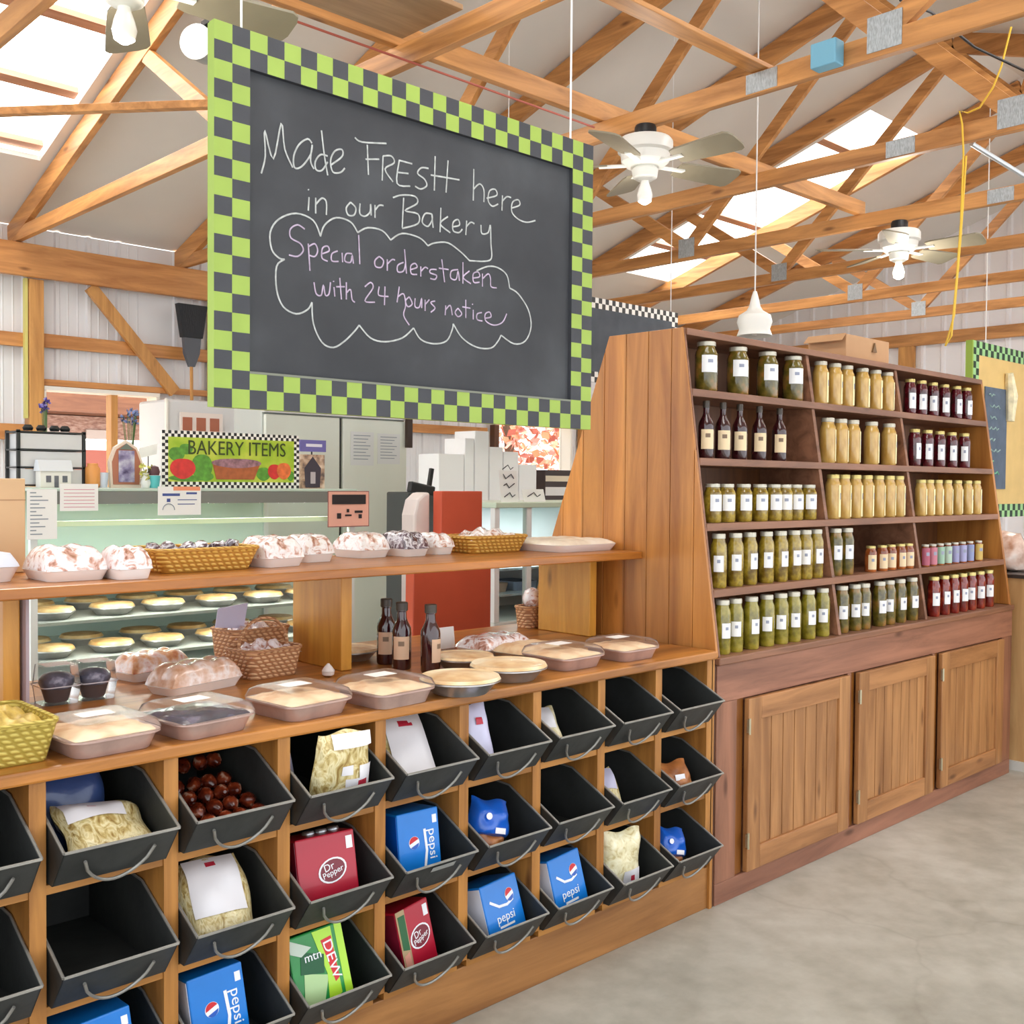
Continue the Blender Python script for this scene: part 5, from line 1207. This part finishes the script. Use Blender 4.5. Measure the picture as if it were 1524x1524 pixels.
# foam container and cardboard at the near end
q = onshelf(12, 866)
t = empty('foam_container', (0, 0, 0), 'white foam takeout container at the end of the raised shelf', 'container')
MB().loft([rrect(.15, .15, .02, 0), rrect(.18, .18, .025, .035), rrect(.185, .185, .025, .037)]).build('base', foam, t, smooth=True)
MB().loft([rrect(.185, .185, .025, .0375), rrect(.18, .18, .025, .045), rrect(.15, .15, .02, .07)]).build('lid', plain('foam_blueish', rgb(214, 218, 230), .5), t, smooth=True)
t.location = (-2.305, .60, q[2])
e = ony(38, 770, .78); zt2 = ony(20, 712, .78).z
t = empty('cardboard_carton', (e.x - .18, .78, ZSH + .0006), 'tan cardboard carton standing at the near end of the raised shelf', 'carton')
MB().box(e.x - .36, e.x, .78, .855, ZSH + .0006, zt2).build('body', plain('cardboard_tan', rgb(206, 170, 130), .7, var=.04, vs=6), t, bevel=.003)
MB().box(e.x - .36, e.x, .779, .7798, zt2 - .06, zt2 - .057).build('flap_seam', plain('seam_brown', rgb(170, 132, 96), .7), t)

# ================================================================== BAKERY CASE
case_w = plain('case_white', rgb(226, 230, 226), .35); case_g = plain('case_green_grey', rgb(206, 226, 216), .4); case_d = plain('case_dark_strip', rgb(120, 122, 116), .4)
cglass = clear('case_glass', (.93, .97, .95, 1), .10, .04)
CX0, CX1, CY0, CY1, CZ = -1.74, -.30, 1.80, 2.58, 1.49
t = empty('bakery_case', ((CX0 + CX1) / 2, 2.2, 0), 'glass bakery display case with pies behind the counter', 'display case')
MB().box(CX0, CX1, CY0, CY1, 0, .72).build('base_cabinet', case_w, t, bevel=.01)
MB().box(CX0, CX1, CY0 - .02, CY1, CZ - .012, CZ).build('top_deck', plain('case_top', rgb(186, 204, 190), .3), t, bevel=.003)
MB().box(CX0, CX1, CY0 - .02, CY0, CZ - .06, CZ - .0125).build('dark_strip', case_d, t)
MB().box(CX0 + .03, CX1 - .03, CY0 + .02, CY0 + .04, 1.345, 1.365).build('light_rail', plain('light_rail', rgb(240, 244, 206), .4, emit=.25), t)
for q in (-1.4, -1.0, -.6):
    pl = bpy.data.lights.new('case_fill_light', 'AREA'); pl.energy = 4; pl.size = .4; pl.size_y = .05; pl.shape = 'RECTANGLE'; pl.color = (1, .98, .92)
    po = bpy.data.objects.new('case_fill_light', pl); COL.objects.link(po); po.parent = t; po.location = (q - t.location.x, CY0 + .1 - t.location.y, 1.43)
for x in (CX0, CX1 - .025): MB().box(x, x + .025, CY0, CY0 + .025, .7205, CZ - .061).build('corner_post', case_w, t)
for x in (CX0, CX1 - .025): MB().box(x, x + .025, CY1 - .025, CY1, .7205, CZ - .0125).build('corner_post', case_w, t)
MB().box(CX0 + .026, CX1 - .026, CY0 + .004, CY0 + .009, .7205, CZ - .061).build('front_glass', cglass, t)
MB().box(CX0 + .026, CX1 - .026, CY1 - .012, CY1 - .006, .7205, CZ - .0125).build('back_panel', case_g, t)
SHZ = (.83, .98, 1.13)
for z in SHZ: MB().box(CX0 + .03, CX1 - .03, CY0 + .06, CY1 - .02, z - .012, z).build('glass_shelf', plain('case_shelf', rgb(206, 208, 202), .25, .2), t)
MB().box(CX0 + .026, CX1 - .026, CY0 + .05, CY1 - .02, .7206, .735).build('case_floor', case_w, t)
for z in SHZ:
    pl = bpy.data.lights.new('shelf_fill_light', 'AREA'); pl.energy = 3; pl.size = 1.2; pl.size_y = .04; pl.shape = 'RECTANGLE'; pl.color = (1, .98, .93)  # added lamps brightening the pies, no fixtures under these shelves
    po = bpy.data.objects.new('shelf_fill_light', pl); COL.objects.link(po); po.parent = t; po.location = (0, CY0 + .085 - t.location.y, z - .0135)
cp0 = None
pk = random.Random(3)
for si, z in enumerate(SHZ):
    for k in range(6):
        for dy in (0, 1):
            if cp0 is None:
                cp0 = empty('case_pie', (0, 0, 0), '', 'pie', 'pies in the glass bakery case')
                MB().lathe([(.06, 0), (.085, .026), (.09, .028), (.088, .032)], (0, 0, 0), 20).build('foil_pan', pan_s, cp0, smooth=True)
                MB().lathe([(.088, .0325), (.08, .044), (.05, .048), (.004, .05)], (0, 0, 0), 20).build('crust', blend('case_crust', [(.3, rgb(176, 128, 72)), (.5, rgb(214, 174, 116)), (.7, rgb(234, 210, 160))], 14, rough=.4, bump=.3), cp0, smooth=True)
                o = cp0
            else: o = copy_tree(cp0)
            o.location = (CX0 + .15 + k * .228 + pk.uniform(-.015, .015), CY0 + .19 + dy * .26, z + .0006); o.rotation_euler = (0, 0, pk.uniform(0, 6))
            o['label'] = 'foil pan pie on the %s shelf inside the glass bakery case' % ('lowest', 'middle', 'upper')[si]
# notices taped to the case
nw = plain('notice_paper', rgb(240, 240, 238), .6)
def notice(nm, label, x0, y0, x1, y1, yy, mat, lines, inkm, extra=None, cat='notice'):
    a, b = ony(x0, y0, yy), ony(x1, y1, yy)
    w, h = b.x - a.x, a.z - b.z
    o = MB().box(a.x, b.x, yy - .001, yy + .001, b.z, a.z).build(nm, mat, org=((a.x + b.x) / 2, yy, (a.z + b.z) / 2)); tag(o, label, cat, 'notices around the bakery case')
    for (u0, u1, v, th) in lines:
        MB().box(a.x + w * u0, a.x + w * u1, yy - .0018, yy - .0011, a.z - h * v - h * th, a.z - h * v).build('text_line', inkm, o)
    if extra: extra(o, a, b, w, h)
    return o
yn = CY0 - .0225
gink = plain('grey_ink', rgb(140, 150, 160), .6); bink = plain('blue_ink', rgb(70, 86, 150), .6); pink_ = plain('pink_ink', rgb(206, 120, 140), .6)
notice('lined_notice', 'long white printed price list taped to the bakery case next to the cardboard carton', 40, 728, 85, 802, yn, nw, [(.1, .3 + .5 * ((k * 7) % 5) / 5, .06 + k * .075, .022) for k in range(12)], gink)
notice('schedule_notice', 'white ruled schedule sheet hanging from the case top under the orange jar', 89, 720, 146, 760, yn - .003, nw, [(.1, .9, .2 + k * .13, .02) for k in range(6)], pink_)
def ext(o, a, b, w, h):
    MB().box(a.x + w * .35, a.x + w * .98, yn - .0034, yn - .0021, a.z - h * .14, a.z).build('orange_header', plain('orange_header', rgb(240, 150, 110), .5), o)
    mb = MB(); cx, cz = a.x + w * .24, a.z - h * .82
    mb.tube([(cx + .025 * math.cos(q), yn - .0045, cz + .025 * math.sin(q)) for q in [PI * i / 12 for i in range(13)]], .0018, 4).build('drawn_arch', gink, o)
notice('sheet_notice', 'white sheet with orange header and blue printing hung below the bakery sign', 235, 724, 299, 766, yn - .002, nw, [(.1, .5, .24, .09), (.65, .9, .2, .07), (.2, .28, .42, .12), (.45, .9, .45, .03), (.45, .85, .6, .03)], bink, ext)
def pk2(o, a, b, w, h):
    MB().box(a.x + w * .08, b.x - w * .08, yn - .0030, yn - .0011, a.z - h * .36, a.z - h * .08).build('black_header', plain('notice_black', rgb(40, 34, 36), .5), o)
    for k, (u, v, ww, hh) in enumerate(((.2, .62, .1, .16), (.44, .5, .06, .1), (.4, .66, .16, .05), (.64, .55, .2, .07), (.74, .66, .08, .12))):
        MB().box(a.x + w * u, a.x + w * (u + ww), yn - .0026, yn - .0011, a.z - h * (v + hh), a.z - h * v).build('black_print', plain('notice_black', rgb(40, 34, 36), .5), o)
    MB().box(a.x - .004, b.x + .004, yn + .0012, yn + .003, b.z - .004, a.z + .004).build('border', plain('notice_dark_pink', rgb(150, 90, 86), .5), o)
notice('pink_notice', 'pink notice with black header standing at the end of the bakery case', 489, 732, 548, 782, yn + .002, plain('notice_pink', rgb(236, 176, 156), .5), [(.2, .8, .14, .03), (.2, .8, .22, .03)], plain('notice_tan_ink', rgb(170, 130, 110), .5), pk2)
# BAKERY ITEMS sign on the case
ys = 1.90
a, b = ony(241, 642, ys), ony(445, 721, ys)
a.z = ony(340, 644, ys).z
zb0 = CZ + .001
t = empty('bakery_sign', ((a.x + b.x) / 2, ys, zb0), 'lime green bakery items sign with painted fruit and black and white checkered border', 'sign')
W_, H_ = b.x - a.x, a.z - zb0
mb = MB(); checker(mb, a.x, b.x, zb0, a.z, 48, 18, 2, ys, .01); mb.build('checkered_border', [MATS['paint_black'], MATS['paint_white']], t)
cw_, ch_ = W_ / 48 * 2, H_ / 18 * 2
MB().box(a.x + .0005, b.x - .0005, ys + .001, ys + .012, zb0 + .0005, a.z - .0005).build('board', MATS['paint_white'], t)
lg = blend('sign_lime', [(.35, rgb(150, 186, 40)), (.5, rgb(178, 200, 60)), (.65, rgb(206, 214, 84))], 9, rough=.5)
xi, xj, zi, zj = a.x + cw_, b.x - cw_, zb0 + ch_, a.z - ch_
MB().box(xi, xj, ys - .001, ys + .0005, zi, zj).build('green_field', lg, t)
sgw, sgh = xj - xi, zj - zi
def spot(nm, u, v, ru, rv, m, dy=.002, tilt=0): 
    mb = MB(); pts = [(xi + sgw * u + ru * sgw * math.cos(q), ys - dy, zi + sgh * v + rv * sgh * math.sin(q) * (1 + .06 * math.sin(3 * q))) for q in [2 * PI * k / 22 for k in range(22)]]
    mb.prism(pts, (0, -.0006, 0)); return mb.build(nm, m, t)
sgr = plain('sign_leaf', rgb(90, 150, 50), .5, var=.3, vs=40); sred = plain('sign_apple', rgb(210, 52, 48), .5, var=.2, vs=30); sor = plain('sign_peach', rgb(226, 116, 60), .5, var=.25, vs=30); sbr = plain('sign_crust', rgb(168, 92, 50), .5, var=.2, vs=40); spl = plain('sign_pie_top', rgb(150, 110, 120), .5, var=.4, vs=60)
for u, v, ru, rv in ((.06, .62, .06, .16), (.13, .74, .05, .12), (.25, .34, .08, .3), (.14, .08, .14, .07), (.74, .2, .06, .16), (.97, .16, .03, .12), (.28, .12, .06, .1)): spot('leaf', u, v, ru, rv, sgr, .0012 + .0009 * u)
spot('apple', .105, .30, .095, .23, sred, .003)
mb = MB(); mb.prism([(xi + sgw * u, ys - .003, zi + sgh * v) for u, v in ((.33, .42), (.36, .06), (.66, .06), (.71, .42))], (0, -.0006, 0)); mb.build('pie_dish', sbr, t)
spot('pie_top', .52, .44, .20, .11, spl, .004)
spot('peach', .83, .26, .055, .18, sred, .003); spot('peach', .91, .28, .06, .2, sor, .0035)
text('BAKERY ITEMS', 'lettering', plain('sign_letters', rgb(56, 70, 20), .5), t, ((xi + xj) / 2 - t.location.x + .02, -.003, zi - zb0 + sgh * .76), sgh * .46, xs=.86)
# little things on the case top
ZT_ = CZ + .0008
blk = plain('rack_black', rgb(34, 36, 36), .4)
a, b = ony(38, 720, 1.93), ony(128, 716, 1.93); ztop_ = ony(80, 641, 1.93).z
t = empty('tier_rack', ((a.x + b.x) / 2, 1.98, ZT_), 'small black rack of clear drawers on top of the bakery case', 'rack')
xr0, xr1 = a.x - .03, b.x
for x in (xr0, xr1 - .012): 
    for y in (1.93, 2.05): MB().box(x, x + .012, y, y + .012, ZT_, ztop_).build('post', blk, t)
hh = ztop_ - ZT_
for k in range(4):
    z = ZT_ + hh * (.05 + .31 * k); MB().box(xr0, xr1, 1.93, 2.062, z - .006, z).build('tier', blk, t)
for k in range(3):
    z = ZT_ + hh * (.05 + .31 * k); MB().box(xr0 + .014, xr1 - .014, 1.935, 2.055, z + .001, z + hh * .27).build('drawer', plain('drawer_clear', rgb(206, 206, 206), .25), t)
mb = MB()
for k, x in enumerate((.06, .11, .16, .2)):
    mb = MB().lathe([(.016, 0), (.02, .01), (.012, .022)], (0, 0, 0), 12); o = mb.build('dark_knick_knack', blk, smooth=True); o.location = (xr0 + x, 1.99, ZT_ + hh * .98 + .0045); tag(o, 'small dark knick knack on the black rack', 'ornament', 'knick knacks on the rack')
a, b = ony(56, 712, 1.90), ony(101, 712, 1.90)
t = empty('toy_house', ((a.x + b.x) / 2, 1.9, ZT_), 'little white toy house in front of the black rack', 'ornament')
MB().box(a.x, b.x, 1.87, 1.92, ZT_, ZT_ + .062).build('walls', plain('house_white', rgb(226, 222, 214), .6), t)
MB().prism([(a.x - .006, 1.862, ZT_ + .0625), (a.x - .006, 1.928, ZT_ + .0625), (a.x - .006, 1.908, ZT_ + .105), (a.x - .006, 1.882, ZT_ + .105)], (b.x - a.x + .012, 0, 0)).build('roof', plain('house_roof', rgb(214, 218, 222), .6), t)
for u, w, z0, z1 in ((.18, .16, .02, .045), (.45, .14, .001, .045), (.72, .16, .02, .045)): MB().box(a.x + (b.x - a.x) * u, a.x + (b.x - a.x) * (u + w), 1.868, 1.8699, ZT_ + z0, ZT_ + z1).build('window', plain('house_window', rgb(96, 96, 104), .5), t)
def jar_like(nm, label, x, y, prof, mat, cat, dy=1.92, extra=None):
    p = ony(x, y, dy); t = empty(nm, (p.x, dy, ZT_), label, cat); MB().lathe(prof, (p.x, dy, ZT_), 18).build('body', mat, t, smooth=True)
    if extra: extra(t, p)
    return t
jar_like('orange_jar', 'orange jar on the case beside the black rack', 138, 712, [(.022, 0), (.028, .01), (.028, .075), (.02, .085), (.02, .095)], plain('jar_orange', rgb(222, 150, 78), .4), 'jar')
jar_like('glass_tumbler', 'bluish clear tumbler between the orange jar and the barn picture', 153, 712, [(.018, 0), (.022, .06), (.021, .06)], plain('tumbler_blue', rgb(196, 206, 222), .15, coat=.5), 'tumbler')
jar_like('teal_cup', 'teal cup with dark contents beside the bakery sign', 229, 715, [(.02, 0), (.026, .05), (.024, .05)], plain('cup_teal', rgb(90, 186, 190), .4), 'cup', 1.86, lambda t, p: MB().lathe([(.02, .051), (.024, .065), (.018, .085), (.004, .09)], (p.x, 1.86, ZT_), 14).build('contents', plain('cup_dark', rgb(92, 58, 62), .6), t, smooth=True))
# barn shaped picture
a, b = ony(163, 718, 1.93), ony(212, 718, 1.93); z1 = ony(188, 655, 1.93).z
t = empty('barn_picture', ((a.x + b.x) / 2, 1.93, ZT_), 'little barn shaped picture frame with a purple picture', 'picture frame')
w, h, xm = b.x - a.x, z1 - ZT_, (a.x + b.x) / 2
def barn(s, y, th, nm, m): MB().prism([(xm + u * w * s, y, ZT_ + h * .5 + (v - .5) * h * s) for u, v in ((-.46, 0), (.46, 0), (.5, .55), (.34, .85), (0, 1), (-.34, .85), (-.5, .55))], (0, th, 0)).build(nm, m, t)
barn(1.0, 1.93, .02, 'frame', plain('barn_white', rgb(232, 214, 196), .5)); barn(.86, 1.927, .002, 'barn_red', plain('barn_red', rgb(176, 110, 84), .5))
MB().box(xm - w * .24, xm + w * .24, 1.9245, 1.9265, ZT_ + h * .12, ZT_ + h * .78).build('picture', blend('barn_picture_purple', [(.35, rgb(66, 52, 92)), (.5, rgb(150, 140, 176)), (.65, rgb(206, 206, 216))], 22, rough=.5), t)
MB().prism([(xm - w * .22, 1.924, ZT_ + h * .8), (xm + w * .22, 1.924, ZT_ + h * .8), (xm, 1.924, ZT_ + h * .93)], (0, .002, 0)).build('gable', plain('barn_grey', rgb(110, 120, 110), .5), t)
# flowers: blue bunch, purple figure, small plant
def flower(nm, label, x, ybot, ytop, c, yy, n=9, spread=.035):
    p = ony(x, ybot, yy); zt_ = ony(x, ytop, yy).z
    t = empty(nm, (p.x, yy, ZT_), label, 'flower')
    MB().lathe([(.014, 0), (.02, .02), (.012, .05), (.014, .06)], (p.x, yy, ZT_), 14).build('vase', plain('vase_white', rgb(226, 226, 222), .3), t, smooth=True)
    rn = random.Random(int(x)); st = MB(); pe = MB()
    for k in range(n):
        q = Vector((p.x + rn.uniform(-1, 1) * spread, yy + rn.uniform(-1, 1) * spread, zt_ - rn.uniform(0, .06)))
        st.tube([(p.x, yy, ZT_ + .05), q], .0015, 4)
        for j in range(6):
            d = Vector((rn.gauss(0, 1), rn.gauss(0, 1), rn.gauss(0, 1))).normalized() * .016; e = d.orthogonal().normalized() * .009
            pe.add([q, q + d * .5 + e, q + d, q + d * .5 - e], [(0, 1, 2, 3)])
    st.build('stems', plain('stem_green', rgb(86, 110, 60), .6), t); pe.build('petals', c, t)
flower('blue_flowers', 'bunch of blue grey flowers in front of the window', 193, 715, 610, plain('petal_blue', rgb(110, 126, 170), .6, var=.3, vs=30), 2.1, 14, .035)
flower('purple_flowers', 'purple flower sprig standing beside the timber post and black rack', 68, 715, 592, plain('petal_purple', rgb(86, 70, 150), .6, var=.2, vs=30), 2.2, 9, .02)
flower('small_plant', 'small yellow green plant between the barn picture and teal cup', 217, 715, 690, plain('petal_yellow', rgb(190, 190, 96), .6, var=.3, vs=40), 1.86, 8, .018)
p = ony(221, 672, 2.0); t = empty('tilted_card', (p.x, 2.0, ZT_), 'white tilted card standing behind the teal cup', 'card')
MB().prism([(p.x - .045, 2.0, p.z - .03), (p.x + .035, 2.0, p.z - .01), (p.x + .04, 2.0, p.z + .035), (p.x - .04, 2.0, p.z + .012)], (0, .002, 0)).build('card', nw, t)
MB().tube([(p.x, 2.003, ZT_), (p.x, 2.003, p.z)], .002, 5).build('stand', blk, t)
# house photo with purple banner
a, b = ony(447, 716, 1.93), ony(483, 716, 1.93); z1 = ony(465, 655, 1.93).z; h = z1 - ZT_
t = empty('birdhouse_photo', ((a.x + b.x) / 2, 1.93, ZT_), 'framed photo of a dark little house under a purple banner', 'picture')
MB().box(a.x, b.x, 1.93, 1.94, ZT_, ZT_ + h * .7).build('photo', blend('photo_tan', [(.35, rgb(90, 76, 76)), (.5, rgb(186, 154, 130)), (.65, rgb(226, 206, 186))], 26, rough=.4), t)
xm = (a.x + b.x) / 2; w = b.x - a.x
MB().prism([(xm - w * .3, 1.928, ZT_ + h * .02), (xm + w * .3, 1.928, ZT_ + h * .02), (xm + w * .34, 1.928, ZT_ + h * .42), (xm, 1.928, ZT_ + h * .66), (xm - w * .34, 1.928, ZT_ + h * .42)], (0, .0015, 0)).build('dark_house', plain('photo_dark', rgb(64, 58, 70), .5), t)
MB().box(xm - w * .1, xm + w * .1, 1.926, 1.9275, ZT_ + h * .1, ZT_ + h * .34).build('door', plain('photo_door', rgb(186, 176, 180), .5), t)
MB().box(a.x - .004, b.x + .004, 1.925, 1.935, ZT_ + h * .76, ZT_ + h).build('purple_banner', plain('banner_purple', rgb(110, 104, 170), .5), t)
MB().box(xm - w * .3, xm + w * .36, 1.923, 1.9245, ZT_ + h * .86, ZT_ + h * .92).build('banner_text', plain('banner_text', rgb(226, 224, 236), .5), t)
MB().box(xm - .003, xm + .003, 1.936, 1.94, ZT_ + h * .7, ZT_ + h * .8).build('banner_stem', blk, t)

# ================================================================== BEHIND: FRIDGE, RED STAND, SECOND CASE, CARTONS
steel = plain('stainless', rgb(222, 226, 214), .35, .1, var=.08, vs=1.5, stretch=(1, 1, .15))
YF = 3.3
a, b = ony(393, 700, YF), ony(606, 700, YF); zt_ = ony(540, 624, YF).z
t = empty('steel_refrigerator', ((a.x + b.x) / 2, 3.6, 0), 'large stainless steel refrigerator behind the bakery case', 'refrigerator')
xs_ = ony(508, 700, YF).x
MB().box(a.x, b.x, YF + .03, YF + .36, 0, zt_ + .05).build('body', plain('steel_body', rgb(190, 194, 188), .4, .2), t, bevel=.01)
MB().box(a.x + .01, xs_ - .012, YF, YF + .029, .1, zt_).build('door', steel, t, bevel=.006)
MB().box(xs_ + .012, b.x - .005, YF, YF + .029, .1, zt_).build('door', steel, t, bevel=.006)
MB().box(xs_ - .011, xs_ + .011, YF + .02, YF + .029, .1, zt_).build('door_gap', plain('gap_dark', rgb(60, 62, 60), .6), t)
MB().box(a.x, b.x, YF - .004, YF + .029, zt_ + .008, zt_ + .03).build('top_trim', plain('steel_trim', rgb(206, 206, 200), .35, .4), t)
MB().box(b.x - .02, b.x + .02, YF - .03, YF - .001, zt_ - .17, zt_ + .03).build('hinge', plain('dark_hinge', rgb(58, 40, 30), .5), t)
for (x0, y0, x1, y1, lab) in ((522, 642, 556, 693, 'white printed sheet on the steel refrigerator door, next to the door gap'), (562, 645, 595, 691, 'white printed sheet on the steel refrigerator door, next to the dark hinge')):
    notice('printed_sheet', lab, x0, y0, x1, y1, YF - .0015, plain('sheet_grey_white', rgb(222, 224, 222), .6), [(.12, .85 - .1 * (k % 3), .1 + k * .1, .022) for k in range(8)], gink)
redp = plain('red_paint', rgb(206, 88, 60), .5, var=.06, vs=5)
t = empty('red_stand', (.05, 1.6, 0), 'tall red stand behind the counter, narrow at its top', 'stand')
a, b = ony(613, 860, 1.5), ony(731, 860, 1.5)
zl = 1.25
MB().prism([(a.x, 1.5, 0), (b.x, 1.5, 0), (b.x, 1.5, zl), (a.x + .05, 1.5, zl), (a.x + .01, 1.5, zl - .1)], (0, .06, 0)).build('lower_panel', redp, t, bevel=.006)
c, d = ony(657, 740, 1.5), ony(718, 740, 1.5); z1 = ony(690, 731, 1.5).z
MB().box(c.x, d.x, 1.5, 1.56, zl + .0005, z1).build('upper_panel', redp, t, bevel=.004)
t2 = empty('white_jug', (c.x - .06, 1.54, 0), 'rounded whitish container leaning beside the narrow top of the red stand', 'container')
e0 = ony(623, 750, 1.54)
MB().prism([(e0.x, 1.57, .9), (c.x - .008, 1.57, .9), (c.x - .008, 1.57, z1 - .005), (e0.x + .06, 1.57, z1 - .01), (e0.x + .02, 1.57, z1 - .04), (e0.x, 1.57, z1 - .11)], (0, .10, 0)).build('body', plain('jug_white', rgb(226, 214, 210), .4, var=.05, vs=12), t2, bevel=.012)
MB().box(e0.x + .01, c.x - .02, 1.58, 1.66, 0, .8995).build('base', plain('jug_base', rgb(190, 186, 182), .5), t2)
# black dispenser behind it
p = ony(620, 720, 2.3); q = ony(648, 700, 2.3)
t = empty('black_dispenser', (p.x + .05, 2.35, 0), 'black upright dispenser with a lever behind the red stand', 'dispenser')
zt_ = ony(625, 716, 2.3).z
MB().box(ony(608, 720, 2.3).x, q.x, 2.3, 2.5, 0, zt_ - .06).build('body', plain('dispenser_dark', rgb(58, 62, 60), .45), t, bevel=.01)
MB().bar((ony(608, 720, 2.3).x + .02, 2.32, zt_ - .03), (q.x, 2.32, zt_ - .06), .04, .06).build('hood', blk, t, bevel=.008)
MB().bar((q.x - .03, 2.32, zt_ - .04), (q.x - .01, 2.32, zt_ + .07), .02, .02, up=(1, 0, 0)).build('lever', blk, t)
# second glass case with white frame
pl = None
t = empty('white_framed_case', (1.1, 2.2, 0), 'second glass display case with white frame beyond the red stand', 'display case')
a = ony(736, 850, 1.9); sx0, sx1 = a.x, a.x + 1.3; zt_ = 1.42
MB().box(sx0, sx1, 1.9, 2.5, 0, .78).build('base_cabinet', case_w, t, bevel=.01)
for x in (sx0, sx0 + .24, sx1 - .04): MB().box(x, x + .035, 1.9, 1.935, .7805, zt_ - .0305).build('frame_post', plain('frame_white', rgb(240, 242, 242), .35), t)
MB().box(sx0, sx1, 1.89, 2.5, zt_ - .03, zt_).build('top_deck', plain('case_top_green', rgb(206, 222, 200), .3), t, bevel=.004)
MB().box(sx0 + .036, sx1 - .041, 1.91, 1.915, .7805, zt_ - .0305).build('front_glass', cglass, t)
MB().box(sx0 + .01, sx1 - .01, 2.46, 2.48, .7805, zt_ - .0305).build('back_panel', plain('case_back_white', rgb(232, 236, 240), .4), t)
pl = bpy.data.lights.new('case_fill_light', 'AREA'); pl.energy = 8; pl.size = .7; pl.size_y = .08; pl.shape = 'RECTANGLE'  # added lamp to brighten the dark glass, no fixture in view
po = bpy.data.objects.new('case_fill_light', pl); COL.objects.link(po); po.parent = t; po.location = (sx0 + .6 - t.location.x, 2.0 - t.location.y, zt_ - .05)
for z in (.92, 1.06): MB().box(sx0 + .04, sx1 - .045, 1.95, 2.45, z - .012, z).build('glass_shelf', plain('case_shelf2', rgb(190, 204, 214), .25, .2), t)
for k, (x, z) in enumerate(((.15, .92), (.38, .92), (.16, 1.06))):
    o = MB().loft([rrect(.17, .2, .02, 0), rrect(.19, .22, .02, .05)]).build('case_tray', [plain('case_tray_a', rgb(206, 180, 160), .5), plain('case_tray_b', rgb(150, 164, 190), .5), plain('case_tray_c', rgb(236, 236, 236), .5)][k], smooth=True)
    o.location = (sx0 + x, 2.15, z + .0006); tag(o, ('tan food tray on the low shelf of the white framed case, near its post', 'blue grey food tray on the low shelf of the white framed case', 'white food tray on the upper shelf of the white framed case')[k], 'food tray', 'trays in the white framed case')
for k, (x0, y0, x1, y1, lab) in enumerate(((746, 700, 772, 762, 'white scribbled sheet standing on the second case in front of the white cartons'), (780, 728, 812, 762, 'white sheet standing on the second case near the plank side'))):
    yy = 1.96 + .05 * k
    a, b = ony(x0, y0, yy), ony(x1, y1, yy)
    o = MB().prism([(a.x, yy, zt_ + .0006), (b.x, yy, zt_ + .0006), (b.x, yy + .02, a.z), (a.x, yy + .02, a.z)], (0, .002, 0)).build('standing_sheet', nw, org=(a.x, yy, zt_)); tag(o, lab, 'notice', 'notices around the bakery case')
    for j in range(4 if k == 0 else 1):
        z = zt_ + .04 + j * .05
        MB().tube([(a.x + (b.x - a.x) * (.2 + .15 * q), yy - .001 + (z - zt_) * .02 / max(.05, a.z - zt_) - .002, z + .012 * ((q * 7 + j) % 3 - 1)) for q in range(5)], .003, 4).build('scribble', ink, o)
# white cartons stacked on a back table
YT = 2.75
tb = empty('back_table', (1.6, 2.95, 0), 'plain back table under the white cartons', 'table')
a, b = ony(652, 735, YT), ony(828, 735, YT); ztab = 1.40
MB().box(a.x - .05, b.x + .05, YT - .05, YT + .4, ztab - .03, ztab).build('table_top', case_w, tb)
for x in (a.x, b.x - .04):
    for y in (YT, YT + .3): MB().box(x, x + .04, y, y + .04, 0, ztab - .0305).build('leg', case_w, tb)
cwht = plain('carton_blank_white', rgb(252, 252, 252), .45)
tops = [(653, 691, 675, 'low wide white carton at the near end of the back table'), (692, 706, 652, 'slim white carton second from the near end of the back table'), (707, 728, 641, 'tallest white carton on the back table'), (729, 749, 665, 'white carton just past the tallest one on the back table'), (750, 772, 672, 'white carton of middling height behind the scribbled sheet'), (773, 799, 691, 'shortest white carton at the far end of the back table')]
for x0, x1, yt, lab in tops:
    a, b = ony(x0, yt, YT), ony(x1, yt, YT)
    o = MB().box(a.x + .002, b.x - .002, YT, YT + .2, ztab + .0005, a.z).build('white_carton', cwht, bevel=.004, org=((a.x + b.x) / 2, YT + .1, ztab)); tag(o, lab, 'carton', 'white cartons on the back table')
p = ony(812, 700, 3.0)
o = MB().box(p.x, p.x + .28, 3.0, 3.1, 1.40, 1.62).build('dark_sign_box', plain('sign_box_dark', rgb(60, 44, 42), .5)); o['label'] = 'dark striped box at the far end behind the white cartons'; o['category'] = 'box'
MB().box(p.x, p.x + .28, 2.998, 2.9995, 1.44, 1.50).build('white_stripe', nw, o); MB().box(p.x, p.x + .28, 2.998, 2.9995, 1.54, 1.58).build('cream_stripe', plain('stripe_cream', rgb(236, 222, 196), .5), o)
o = MB().box(p.x - .05, p.x + .4, 2.95, 3.2, 0, 1.3995).build('side_stand', case_w, bevel=.01, org=(p.x, 3.05, 0)); tag(o, 'white stand under the dark striped box', 'stand')
